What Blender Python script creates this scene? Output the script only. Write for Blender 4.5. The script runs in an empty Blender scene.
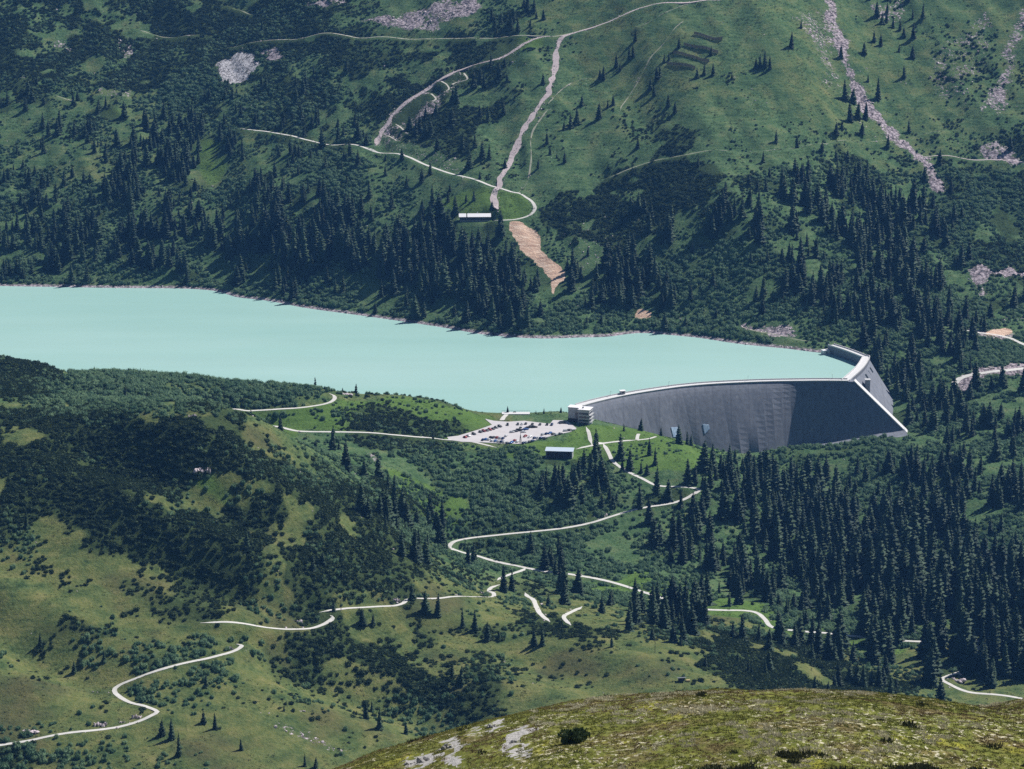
import bpy, bmesh, math, random
import numpy as np
from mathutils import Vector, Matrix

random.seed(7)
RNG = np.random.default_rng(7)
scene = bpy.context.scene
COL = scene.collection

# ------------------------------------------------------------------ camera numbers
F = 2933.0                      # focal length in pixels of a 1024 px wide frame
PITCH = math.radians(14.0)
CAMZ = 590.0
CT, ST = math.cos(PITCH), math.sin(PITCH)


def pt(px, py, d):
    """point seen at (px,py) that stands d metres in front of the camera (map distance)"""
    a = (px - 512.0) / F
    b = (384.5 - py) / F
    ry = CT + b * ST
    rz = -ST + b * CT
    t = d / ry
    return (a * t, d, CAMZ + rz * t)


def proj(x, y, z):
    dz = z - CAMZ
    dep = y * CT - dz * ST
    up = y * ST + dz * CT
    return 512.0 + F * x / dep, 384.5 - F * up / dep


# ------------------------------------------------------------------ noise
def _hash(ix, iy, s):
    h = (ix.astype(np.int64) * 374761393 + iy.astype(np.int64) * 668265263 + s * 974711) & 0x7fffffff
    h = (h ^ (h >> 13)) * 1274126177 & 0x7fffffff
    h = (h ^ (h >> 16)) * 2246822519 & 0x7fffffff
    return ((h ^ (h >> 15)) & 0xffff) / 65535.0


def vnoise(x, y, s=0):
    ix = np.floor(x); iy = np.floor(y)
    fx = x - ix; fy = y - iy
    fx = fx * fx * fx * (fx * (fx * 6 - 15) + 10); fy = fy * fy * fy * (fy * (fy * 6 - 15) + 10)
    a = _hash(ix, iy, s); b = _hash(ix + 1, iy, s); c = _hash(ix, iy + 1, s); d = _hash(ix + 1, iy + 1, s)
    return (a * (1 - fx) + b * fx) * (1 - fy) + (c * (1 - fx) + d * fx) * fy


def fbm(x, y, scale, s=0, octv=4):
    x = np.asarray(x, float) / scale; y = np.asarray(y, float) / scale
    r = 0.0; a = 0.5; tot = 0
    for o in range(octv):
        r = r + a * vnoise(x * 0.8 + y * 0.6, y * 0.8 - x * 0.6, s + o * 17); tot += a
        x = x * 2.03 + 3.1; y = y * 2.03 + 7.7; a *= 0.5
    return r / tot            # 0..1


def sstep(a, b, x):
    t = np.clip((np.asarray(x, float) - a) / (b - a), 0, 1)
    return t * t * (3 - 2 * t)


# ------------------------------------------------------------------ terrain control points
CP = []                       # x, y, z
def cp(px, py, d): CP.append(pt(px, py, d))
def cpz(px, py, z):
    a = pt(px, py, 1000.0)
    k = (CAMZ - z) / (CAMZ - a[2])
    CP.append((a[0] * k, 1000.0 * k, z))
def cpw(x, y, z): CP.append((x, y, z))

FAR_SHORE = [(-160, 284), (-60, 285), (0, 286), (60, 287), (120, 288), (180, 288.5), (215, 291), (236, 297), (262, 300), (300, 307), (350, 314),
             (400, 321), (440, 327), (480, 334), (510, 337), (545, 338.5), (580, 337.5), (610, 336.5), (640, 333), (670, 335),
             (700, 338), (740, 344), (790, 349), (826, 353)]
for p in FAR_SHORE:
    cpz(p[0], p[1], 0.0)
    x, y, z = CP[-1]
    if p[0] < 700 and p[0] != 60: CP.append((x, y - 45, -14))
# far slope
for px in (-200, 0, 170, 340, 500, 640, 760):
    sh = {-200: 2765, 0: 2757, 170: 2745, 340: 2668, 500: 2573, 640: 2557, 760: 2515}[px]
    for py in (250, 200, 130, 60, 0):
        if px >= 640 and py == 250: continue
        sl = 0.42 + (0.05 if py > 150 else 0.0) + (0.03 if px > 500 else 0)
        b = (384.5 - py) / F
        tn = (ST - b * CT) / (CT + b * ST)
        d = (CAMZ + sl * sh) / (sl + tn)
        cp(px, py, d)
for px, py, d in [(870, 330, 2520), (880, 250, 2700), (880, 180, 2830), (880, 100, 2970), (880, 20, 3110), (960, 300, 2640), (1000, 335, 2570), (1000, 375, 2450),
                  (1010, 275, 2700), (1010, 200, 2830), (1010, 100, 2990), (1010, 0, 3160), (1180, 380, 2450), (1180, 200, 2820), (1180, 50, 3060), (1180, 300, 2640)]:
    cp(px, py, d)
# beyond the frame
for x in (-1100, -550, 0, 550, 1000):
    cpw(x, 3450, 380 + 0.03 * x); cpw(x, 3900, 540)
cpw(-1100, 2980, 130); cpw(-1100, 2650, -14); cpw(-1100, 2300, -10); cpw(-1100, 2100, 110); cpw(-1100, 1700, 110)
cpw(-1000, 1400, 60)
cpw(1000, 3000, 190); cpw(1000, 2600, 40); cpw(1000, 2200, 10); cpw(1000, 1800, -10)
# near slope (grass), left to right
for px, pts in {
    -250: [(769, 1450), (700, 1520), (600, 1620), (500, 1720), (420, 1830)],
    0: [(769, 1480), (740, 1500), (700, 1540), (650, 1590), (600, 1640), (550, 1690), (500, 1740), (450, 1800), (410, 1860)],
    128: [(769, 1480), (735, 1515), (700, 1555), (650, 1605), (600, 1655), (550, 1700), (500, 1740), (450, 1795), (412, 1850)],
    256: [(769, 1490), (740, 1520), (700, 1565), (650, 1620), (600, 1670), (550, 1710), (500, 1745), (460, 1790)],
    400: [(740, 1560), (700, 1610), (650, 1670), (600, 1720), (570, 1760)],
    512: [(720, 1590), (680, 1640), (640, 1700), (612, 1760)],
    640: [(690, 1620), (650, 1680), (628, 1730)],
    760: [(690, 1640), (672, 1690)],
    850: [(705, 1670)], 1000: [(730, 1660)], 1200: [(720, 1680)]}.items():
    for py, d in pts: cp(px, py, d)
# dark ridge
for a in [(215, 406, 1850), (256, 435, 1830), (300, 465, 1830), (340, 490, 1830), (380, 520, 1830), (430, 569, 1840), (450, 579, 1842), (470, 588, 1850), (500, 595, 1850)]:
    cp(*a)
# hills towards the lake
for a in [(0, 357, 2120), (45, 366, 2130), (70, 375, 2150), (100, 373, 2160), (200, 379, 2170), (300, 387, 2190), (-150, 352, 2110), (400, 395, 2225), (440, 401, 2230), (472, 411, 2235),
          (60, 395, 2070), (150, 395, 2090), (300, 407, 2150), (334, 399, 2175), (240, 430, 2110), (350, 432, 2120), (420, 420, 2175), (445, 438, 2150)]:
    cp(*a)
for x, y in [(-560, 2275), (-400, 2272), (-250, 2270), (-120, 2275), (-60, 2272), (0, 2268), (36, 2272)]:
    cpw(x, y, -2); cpw(x, y + 40, -18)
for a in [(456, 438), (576, 429), (523, 444), (553, 419), (500, 421), (485, 436), (540, 432), (580, 424)]:
    cpz(a[0], a[1], 9)
for a in [(500, 413, 8), (560, 411.5, 7)]: cpz(*a)
for a in [(560, 459, 2122), (600, 443, 2173), (637, 440, 2188), (656, 437, 2200), (680, 451, 2170), (705, 470, 2125), (655, 486, 2100), (700, 490, 2095), (607, 423, 2238), (623, 427, 2226),
          (652, 435, 2214), (628, 512, 2060), (560, 529, 2030), (443, 543, 1990), (452, 551, 1975), (535, 569, 1950), (650, 592, 1915), (758, 613, 1880), (857, 639, 1850), (945, 646, 1840),
          (943, 684, 1770), (1010, 695, 1750), (330, 452, 2060), (380, 480, 2010), (420, 510, 1990), (500, 490, 2070), (1200, 690, 1760)]:
    cp(*a)
# valley below the dam
for a in [(700, 446, 2305), (800, 450, 2295), (870, 443, 2305), (907, 435, 2330), (800, 475, 2265), (800, 520, 2150), (800, 580, 2000), (900, 500, 2180), (900, 580, 2000), (960, 440, 2310), (1000, 500, 2150),
          (1000, 600, 1950), (720, 540, 2040), (740, 470, 2200), (1200, 500, 2160)]:
    cp(*a)
cpw(80, 2282, -12); cpw(120, 2330, -30); cpw(200, 2352, -50); cpw(260, 2362, -50); cpw(150, 2390, -45); cpw(230, 2410, -40); cpw(340, 2440, -22); cpw(322, 2490, -6); cpw(282, 2500, 4)
cpw(100, 2400, -30); cpw(262, 2440, -24)
# down in front of the slope and up to the camera hill
for x in (-1000, -500, -200, 0, 200, 500, 1000):
    cpw(x, 1300, -25); cpw(x, 1050, 20); cpw(x, 750, 170); cpw(x, 450, 345); cpw(x, 150, 470)

CP = np.array(CP)
S0 = 1000.0
def _U(r2):
    return np.where(r2 > 0, r2 * np.log(np.maximum(r2, 1e-12)), 0.0)
_n = len(CP)
_X = CP[:, :2] / S0
_r2 = ((_X[:, None, :] - _X[None, :, :]) ** 2).sum(-1)
_A = np.zeros((_n + 3, _n + 3))
_A[:_n, :_n] = _U(_r2) + np.eye(_n) * 2e-5
_A[:_n, _n] = 1; _A[:_n, _n + 1:] = _X
_A[_n, :_n] = 1; _A[_n + 1:, :_n] = _X.T
_W = np.linalg.solve(_A, np.concatenate([CP[:, 2], np.zeros(3)]))

def tps(x, y):
    x = np.asarray(x, float).ravel() / S0; y = np.asarray(y, float).ravel() / S0
    out = np.empty(len(x))
    for i in range(0, len(x), 20000):
        xs = x[i:i + 20000]; ys = y[i:i + 20000]
        r2 = (xs[:, None] - _X[None, :, 0]) ** 2 + (ys[:, None] - _X[None, :, 1]) ** 2
        out[i:i + 20000] = _U(r2) @ _W[:_n] + _W[_n] + _W[_n + 1] * xs + _W[_n + 2] * ys
    return out

GX = np.concatenate([np.arange(-1100, -660, 12.), np.arange(-660, 660, 3.2), np.arange(660, 1001, 12.)])
GY = np.concatenate([np.arange(-100, 1300, 22.), np.arange(1300, 3300, 3.2), np.arange(3300, 3901, 10.)])
MX, MY = np.meshgrid(GX, GY)            # rows: y
SM = tps(MX, MY).reshape(MX.shape)      # smooth surface

# relief on top of the smooth surface
def relief(x, y, z):
    far = sstep(2500, 2700, y)
    flute = (fbm(x + 0.25 * y, y * 0.22, 70, 5, 4) - .5) * 24 * far
    big = (fbm(x, y, 130, 1, 4) - .5) * (6 + 8 * far)
    near = (1 - sstep(1880, 2000, y))
    fl2 = (fbm(x * 0.8 - 0.5 * y, (y + .4 * x) * 0.35, 55, 9, 4) - .5) * 13 * near
    small = (fbm(x, y, 22, 3, 3) - .5) * 3.2
    amp = sstep(1.0, 16, np.abs(z)) * (1 - 0.75 * sstep(2080, 2150, y) * (1 - sstep(2240, 2280, y)))
    amp = amp * (1 - .7 * np.exp(-((x + 20) / 75) ** 2 - ((y - 1915) / 110) ** 2))
    return (flute + big + fl2 + small) * amp
GZ = SM + relief(MX, MY, SM)

def _bil(G, x, y):
    x = np.asarray(x, float); y = np.asarray(y, float)
    i = np.clip(np.searchsorted(GX, x) - 1, 0, len(GX) - 2); j = np.clip(np.searchsorted(GY, y) - 1, 0, len(GY) - 2)
    fx = np.clip((x - GX[i]) / (GX[i + 1] - GX[i]), 0, 1); fy = np.clip((y - GY[j]) / (GY[j + 1] - GY[j]), 0, 1)
    return (G[j, i] * (1 - fx) + G[j, i + 1] * fx) * (1 - fy) + (G[j + 1, i] * (1 - fx) + G[j + 1, i + 1] * fx) * fy

def ground(x, y): return _bil(GZ, x, y)

# gullies cut into the near slope, traced along their floors
def cast_sm(px, py): return cast(px, py, 1300., 1900., SM)
GULLIES = [([(-120, 580), (-40, 612), (20, 640), (70, 664), (110, 688), (128, 702)], 9, 17), ([(150, 545), (215, 578), (280, 598), (318, 606)], 7, 15),
           ([(245, 640), (300, 668), (350, 690), (420, 712), (480, 735)], 9, 20), ([(60, 440), (120, 456), (180, 476), (250, 507), (310, 540)], 13, 19), ([(490, 640), (540, 660), (600, 680), (640, 705)], 6, 18)]
def cut_gullies():
    global GZ, SM
    for px, dep, w in GULLIES:
        P = spline([cast_sm(*p) for p in px], 8.0)
        x0, y0 = P.min(0) - 70; x1, y1 = P.max(0) + 70
        i0, i1 = np.searchsorted(GX, [x0, x1]); j0, j1 = np.searchsorted(GY, [y0, y1])
        dd, ii = seg_dist(MX[j0:j1, i0:i1], MY[j0:j1, i0:i1], P)
        e = np.sin(np.clip(ii / (len(P) - 1), 0, 1) * np.pi) ** .5
        dz = e * (-dep * np.exp(-(dd / w) ** 2) + .35 * dep * np.exp(-((dd - 2.1 * w) / (w * .8)) ** 2))
        GZ[j0:j1, i0:i1] += dz; SM[j0:j1, i0:i1] += dz

def cast(px, py, y0=1300., y1=3600., G=None):
    """first place where the line of sight through a pixel meets the ground"""
    G = SM if G is None else G
    ys = np.arange(y0, y1, 2.0)
    a = (px - 512.0) / F; b = (384.5 - py) / F
    ry = CT + b * ST; rz = -ST + b * CT
    t = ys / ry
    zz = CAMZ + rz * t
    g = _bil(G, a * t, ys)
    hit = np.nonzero(zz < g)[0]
    k = hit[0] if len(hit) else len(ys) - 1
    if k > 0:
        e0 = zz[k - 1] - g[k - 1]; e1 = zz[k] - g[k]
        y = ys[k - 1] + 2.0 * e0 / (e0 - e1 + 1e-9)
    else: y = ys[0]
    t = y / ry
    return a * t, y

def spline(P, step=3.0):
    P = np.array(P, float)
    if len(P) < 3:
        n = max(2, int(np.linalg.norm(P[1] - P[0]) / step)); return np.array([P[0] + (P[1] - P[0]) * k / n for k in range(n + 1)])
    E = np.vstack([2 * P[0] - P[1], P, 2 * P[-1] - P[-2]]); out = []
    for k in range(1, len(E) - 2):
        p0, p1, p2, p3 = E[k - 1:k + 3]
        n = max(2, int(np.linalg.norm(p2 - p1) / step))
        for q in range(n):
            t = q / n
            out.append(.5 * ((2 * p1) + (-p0 + p2) * t + (2 * p0 - 5 * p1 + 4 * p2 - p3) * t * t + (-p0 + 3 * p1 - 3 * p2 + p3) * t ** 3))
    out.append(P[-1])
    return np.array(out)

def seg_dist(x, y, P, closed=False):
    """distance to a polyline and the parameter (fractional index) of the nearest point"""
    best = np.full(x.shape, 1e9); idx = np.zeros(x.shape)
    n = len(P)
    for i in range(n if closed else n - 1):
        a = P[i]; b = P[(i + 1) % n]; d = b - a; L = max(d @ d, 1e-9)
        t = np.clip(((x - a[0]) * d[0] + (y - a[1]) * d[1]) / L, 0, 1)
        q = np.hypot(x - a[0] - t * d[0], y - a[1] - t * d[1])
        m = q < best; best[m] = q[m]; idx[m] = i + t[m]
    return best, idx

cut_gullies()

# ------------------------------------------------------------------ roads and tracks (traced, laid on the ground)
ROADS = [  # name, kind of surface, width m, (y range), pixels
    ('gravel_road', 'gravel', 2.8, (1300, 1900), [(-60, 746), (0, 740.5), (50, 736.5), (100, 732), (130, 726.5), (150, 720.5), (157.5, 716.5), (151, 713), (142, 709.5), (131, 704.5), (119, 698), (114.5, 692), (119, 685.5), (140, 677), (165, 670.5), (190, 664.5), (215, 658.5), (232, 653), (241, 648.8), (241, 645.6), (236, 643.5)]),
    ('gravel_road', 'gravel', 2.8, (1300, 1900), [(200, 621.3), (220, 621.6), (250, 622.8), (285, 624.5), (307, 624), (325, 619), (333, 614.8), (330, 612.5)]),
    ('gravel_road', 'gravel', 2.8, (1300, 1900), [(319, 604.6), (345, 604.8), (370, 605.3), (395, 604.8), (403.5, 602), (406, 598), (412, 596.3), (450, 597), (484, 597), (494, 594.3), (489, 590.3), (492, 587.3), (500, 586)]),
    ('gravel_road', 'gravel', 3.0, (1700, 2000), [(497, 580.5), (507, 575.5), (519, 571.5), (526, 568)]),
    ('gravel_road', 'gravel', 3.0, (1300, 1800), [(525, 596), (533, 602), (537, 609), (542, 615.5), (550, 621.5)]),
    ('gravel_road', 'gravel', 3.0, (1300, 1800), [(582, 611), (572, 613), (564, 616), (566, 620.5), (571, 624.5)]),
    ('gravel_road', 'gravel', 3.2, (1700, 2300), [(576, 449), (590, 446), (604, 443.5), (622, 441), (637, 440.2)]),
    ('gravel_road', 'gravel', 3.2, (1700, 2300), [(603, 444), (608, 452), (612, 460), (619, 466), (629, 472.5), (644, 479.5), (655, 486), (668, 487.3), (690, 487.3), (699, 490), (692, 496), (676, 503), (650, 508), (628, 512.5), (610, 518), (590, 524), (560, 529.5), (530, 533.5), (505, 536.5), (480, 538.5), (462, 540.3), (451, 543), (449.5, 547), (456, 551.3), (480, 558), (505, 564), (535, 569.5), (570, 574), (600, 579), (625, 584.5), (650, 592), (668, 598), (700, 606), (720, 609), (745, 611), (758, 614), (765, 620), (773, 627), (800, 631), (830, 635), (857, 639), (900, 643.5), (945, 646.5), (968, 646)]),
    ('gravel_road', 'gravel', 2.8, (1650, 2000), [(968, 646), (976, 645), (977, 652), (974, 662), (966, 673), (950, 680), (942, 684), (950, 688), (968, 692.5), (990, 694.5), (1030, 697), (1080, 700)]),
    ('footpath', 'gravel', 3.0, (2000, 2300), [(586, 427), (589, 434), (590.5, 440), (592, 445)]),
    ('footpath', 'gravel', 2.6, (2000, 2300), [(637, 440), (637.5, 436.5), (638.5, 434)]),
    ('footpath', 'gravel', 2.2, (2000, 2300), [(637, 440.5), (648, 439), (656, 437)]),
    ('gravel_road', 'gravel', 3.2, (1990, 2260), [(205, 421), (222, 416), (250, 411.5), (275, 409.5), (300, 407.5), (325, 404), (334, 400), (334, 396), (329, 393)]),
    ('service_road', 'gravel', 3.4, (1990, 2260), [(225, 430), (260, 430), (300, 430.5), (350, 432), (390, 434.2), (420, 437), (445, 438.3), (458, 439)]),
    ('service_road', 'gravel', 2.6, (1990, 2260), [(452, 438.5), (470, 442), (485, 445), (497, 448)]),
    ('footpath', 'gravel', 3.5, (2100, 2262), [(507, 414.5), (504, 417), (502, 420.5)]),
    # far slope
    ('dirt_road', 'pink', 5.5, (2500, 3500), [(720, -6), (690, 0), (660, 6), (640, 11), (615, 19), (590, 25.5), (572, 32), (561, 38), (556.5, 50), (555, 65), (552, 82), (547, 97), (540, 108), (530, 122), (520, 138), (512, 156), (506, 170), (499, 182), (495, 194), (495.5, 203), (498, 210)]),
    ('mountain_road', 'gravel', 3.3, (2500, 3500), [(240, 132), (262, 135), (290, 139), (320, 144), (345, 146), (362, 147), (378, 149), (392, 154), (412, 161), (440, 172), (465, 179), (490, 186), (512, 189.5), (528, 194.5), (535, 202), (531, 210), (518, 216), (506, 219), (494, 221)]),
    ('mountain_road', 'track', 2.4, (2500, 3500), [(230, 45), (256, 45), (300, 45), (330, 41), (360, 44), (380, 39.5), (400, 39), (430, 37), (460, 35.5), (500, 36), (530, 37.5), (548, 37), (565, 33), (585, 27)]),
    ('footpath', 'pale', 2.2, (2500, 3500), [(600, 174), (620, 170), (650, 162.5), (690, 156.5), (720, 152), (768, 148.5), (800, 145), (840, 140), (880, 137.5), (920, 133), (945, 129)]),
    ('footpath', 'pink', 2.6, (2500, 3500), [(920, 157), (945, 158), (975, 159), (1000, 160), (1040, 164)]),
    ('footpath', 'pale', 1.6, (2500, 3500), [(684, 23), (676, 33), (664, 48), (650, 63), (638, 79), (628, 93), (621, 106), (619, 118)]),
    ('footpath', 'pale', 1.5, (2500, 3500), [(690, 2), (672, 12), (655, 22), (640, 30)]),
    ('footpath', 'pale', 1.6, (2500, 3500), [(548, 108), (562, 90), (575, 78), (590, 71)]),
    ('footpath', 'pale', 1.6, (2500, 3500), [(548, 112), (536, 128), (531, 140), (531, 160), (527, 178), (518, 190)]),
    ('footpath', 'pale', 2.2, (2500, 3500), [(138, 25), (146, 28), (156, 31.5), (166, 34), (178, 35.5), (196, 34.5), (215, 33)]),
    ('footpath', 'pale', 2.0, (2500, 3500), [(54, 95.5), (62, 98), (72, 100.5)]),
    ('footpath', 'pale', 1.5, (2500, 3500), [(222, 0), (236, 6), (252, 13)]),
    ('gravel_road', 'gravel', 4.2, (2350, 3000), [(962, 329), (980, 333), (995, 334.5), (1010, 338), (1030, 346), (1060, 352)]),
    ('gravel_road', 'gravel', 7.0, (2350, 3000), [(953, 388), (957, 381), (968, 376.5), (985, 374.5), (1005, 372), (1040, 369), (1090, 366)]),
    ('footpath', 'pale', 1.8, (2500, 3000), [(740, 326), (755, 330), (775, 334), (800, 340), (822, 344), (835, 345.5)]),
    ('dirt_road', 'pink', 5.5, (2500, 3500), [(376, 142), (379, 133), (386, 121), (400, 105), (420, 90.5), (440, 78.5), (458, 69), (468, 65.5), (482, 62.5), (498, 60), (514, 53), (530, 43), (548, 37.5)]),
    ('footpath', 'track', 1.8, (2500, 3500), [(464, 71), (467, 78), (456, 81), (452, 85)]),
    ('footpath', 'track', 1.8, (2500, 3500), [(441, 80), (449, 88), (446, 93)]),
    ('footpath', 'track', 1.8, (2500, 3500), [(431, 91), (436, 97), (432, 101)]),
    ('footpath', 'track', 1.8, (2500, 3500), [(396, 120), (401, 124), (404, 128)]), ('footpath', 'track', 1.8, (2500, 3500), [(388, 131), (394, 136), (396, 139)]),
]
ROADW = []
for name, kind, w, yr, px in ROADS:
    P = [cast(a, b, yr[0], yr[1]) for a, b in px]
    ROADW.append(spline(P, 2.5))

PARK_PX = [(449, 440), (447, 437.3), (458, 436), (478, 430), (492, 425), (485, 419), (494, 421), (508, 422), (524, 421), (550, 424), (553, 420.3), (566, 420.6), (571, 424), (576.5, 428.5), (571, 432), (554, 435.5), (535, 440.5), (524, 444.2), (503, 443.7), (481, 442.5), (462, 442)]
def at_z(px, py, z):
    a = pt(px, py, 1000.0); k = (CAMZ - z) / (CAMZ - a[2]); return (a[0] * k, 1000.0 * k)
PARK = np.array([at_z(a, b, 9.0) for a, b in PARK_PX])

def in_poly(x, y, P):
    x = np.asarray(x, float); y = np.asarray(y, float); r = np.zeros(x.shape, bool)
    n = len(P)
    for i in range(n):
        x1, y1 = P[i]; x2, y2 = P[(i + 1) % n]
        c = ((y1 > y) != (y2 > y)) & (x < (x2 - x1) * (y - y1) / (y2 - y1 + 1e-12) + x1)
        r ^= c
    return r

ROADMASK = np.full(MX.shape, 99.0)
# level the car park and building plots
def flatten(P, z, soft):
    global GZ
    x0, y0 = P.min(0) - soft; x1, y1 = P.max(0) + soft
    i0, i1 = np.searchsorted(GX, [x0, x1]); j0, j1 = np.searchsorted(GY, [y0, y1])
    sx = MX[j0:j1, i0:i1]; sy = MY[j0:j1, i0:i1]
    ins = in_poly(sx, sy, P); dd, _ = seg_dist(sx, sy, P, True); dd[ins] = 0
    w = 1 - sstep(2.5, soft, dd)
    GZ[j0:j1, i0:i1] = GZ[j0:j1, i0:i1] * (1 - w) + z * w
    return (j0, j1, i0, i1, dd)
j0, j1, i0, i1, dd = flatten(PARK, 9.0, 14)
ROADMASK[j0:j1, i0:i1] = np.minimum(ROADMASK[j0:j1, i0:i1], dd)
ROADZ = []
for (name, kind, w, yr, px), P in zip(ROADS, ROADW):
    z = ground(P[:, 0], P[:, 1])
    k = np.ones(9) / 9
    z = np.convolve(np.pad(z, 4, mode='edge'), k, mode='valid')
    pk = in_poly(P[:, 0], P[:, 1], PARK); z[pk] = 9.0
    ROADZ.append(z)
    R = w / 2 + 9
    x0, y0 = P.min(0) - R; x1, y1 = P.max(0) + R
    i0, i1 = np.searchsorted(GX, [x0, x1]); j0, j1 = np.searchsorted(GY, [y0, y1])
    sx = MX[j0:j1, i0:i1]; sy = MY[j0:j1, i0:i1]
    step = max(1, int(2))
    dd, ii = seg_dist(sx, sy, P)
    ii0 = np.clip(ii.astype(int), 0, len(P) - 2); fr = ii - ii0
    zz = z[ii0] * (1 - fr) + z[ii0 + 1] * fr
    wgt = 1 - sstep(w / 2 + 1.8, R, dd)
    GZ[j0:j1, i0:i1] = GZ[j0:j1, i0:i1] * (1 - wgt) + zz * wgt
    ROADMASK[j0:j1, i0:i1] = np.minimum(ROADMASK[j0:j1, i0:i1], np.maximum(dd - w / 2, 0))

# ------------------------------------------------------------------ building plots
def plot(px, py, yr, hw, hd):
    x, y = cast(px, py, *yr)
    P = np.array([(x - hw, y - 1), (x + hw, y - 1), (x + hw, y + hd), (x - hw, y + hd)]); return x, y, P
SHED_X, SHED_Y, _P = plot(559, 458.5, (2000, 2300), 11, 12); SHED_Z = float(ground(SHED_X, SHED_Y)); flatten(_P, SHED_Z, 8)
HUT_X, HUT_Y, _P = plot(475, 221.5, (2500, 3300), 16, 10); HUT_Z = float(ground(HUT_X, HUT_Y)); flatten(_P, HUT_Z, 7)

# ------------------------------------------------------------------ visibility of ground points from the viewpoint
CAMP = np.array([0, 0, CAMZ])
def visible(x, y, z, lift=1.0):
    vis = np.ones(x.shape, bool)
    for s in np.linspace(0.0, 1.0, 110)[:-1]:
        yy = 1300 + (y - 1300) * s
        k = yy / y
        zz = CAMZ + (z + lift - CAMZ) * k
        vis &= ~((yy < y - 8) & (ground(x * k, yy) > zz))
    return vis

# ------------------------------------------------------------------ ground-cover map (32 px cells of the photographed view)
SPRUCE = """
0000000010000002 2000000000042000
0000000011100002 1000000000000000
2101200013121132 1000000000000000
3433443314201432 0000000000000000
1343475544431131 0000000011100000
1426783543253111 0101001344533212
3446763457523364 0000004466788311
4565866689988887 7112467565788411
5546656568888899 8467651266577324
0000000012235668 6766532236567324
0000000000000003 4310000001576443
0000000000000000 0000000000057533
0000000000000000 0000000000055454
0000000000000000 0000112233234454
0000000000321000 2354235775443654
0000000001223000 4673534777534555
0000000000135300 1121444888886654
0000000001124410 3201236799999765
0000000000001000 2531123767789998
0000000000000000 1104785234454888
0000000000000000 0000012456555888
0000000000000000 0000000001234554
0000000000000000 0000000000000000
0000000000000000 0000000000000000
"""
MUGO = """
8865677756421115 4000000000010100
7877667755733366 1300111200000351
4568734345556743 0000000100000441
3222224434337665 0111110000210111
1111111122334342 1110352112322224
1111011022321011 0116885323432333
1000110111110001 1788886311111223
0000000000000000 1786642200000256
0000000000000000 0000000000000135
0000000000000000 0000000043200133
0000000000000000 0000000022000013
8810000000000000 0000000000000000
6544446510033210 0000000000000000
5779999920077730 0000000000000000
9785899984222222 1000000000000000
8688643588764333 1000000000000000
3147888779984223 0000000000000000
2223576647773211 0000000000000000
1222243435644211 3100000000000000
2334323224553223 3434775200000000
1111110037887442 3420158997400000
0000001121467864 1111111689998500
0011111111123452 0000000000000000
3221113311110000 0000000000000000
"""
ALDER = """
2223322333211112 1000000000000000
2222233332100001 0000000000000110
3333476533332000 0000000000000110
3333565544441000 0000000000000000
4333332444441000 0000000111111111
5433223356642000 0000000344343555
5554335664453101 0000000044332555
5544234522122223 1111333545433554
5665455644332322 3233667645544642
6666666677765443 5566566665555654
7777777777777776 6668887665566555
0389998888700000 0000000000055556
1666666774121111 0000000000065555
0111111111322211 0000000065556555
0111111155535557 6632222334564444
1000122221233568 8654434333574444
1000000132236667 8862233422225456
1000000033211245 6666533322222456
0000000111111111 2355344553321111
2111011121111111 1111222455544222
2452666511111111 0000111122234222
0013532123222211 0000000000001111
0000000000013321 0000000000000000
6531111100111100 0000000000000000
"""
def parse(s): return np.array([[int(c) for c in r if c != ' '] for r in s.strip().split('\n')], float)
COV = {k: parse(v) for k, v in dict(S=SPRUCE, M=MUGO, A=ALDER).items()}
def cell(Mp, px, py):
    u = np.clip(px / 32.0 - .5, 0, 31); v = np.clip(py / 32.0 - .5, 0, 23)
    i = np.minimum(u.astype(int), 30); j = np.minimum(v.astype(int), 22); fu = u - i; fv = v - j
    return (Mp[j, i] * (1 - fu) + Mp[j, i + 1] * fu) * (1 - fv) + (Mp[j + 1, i] * (1 - fu) + Mp[j + 1, i + 1] * fu) * fv

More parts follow.
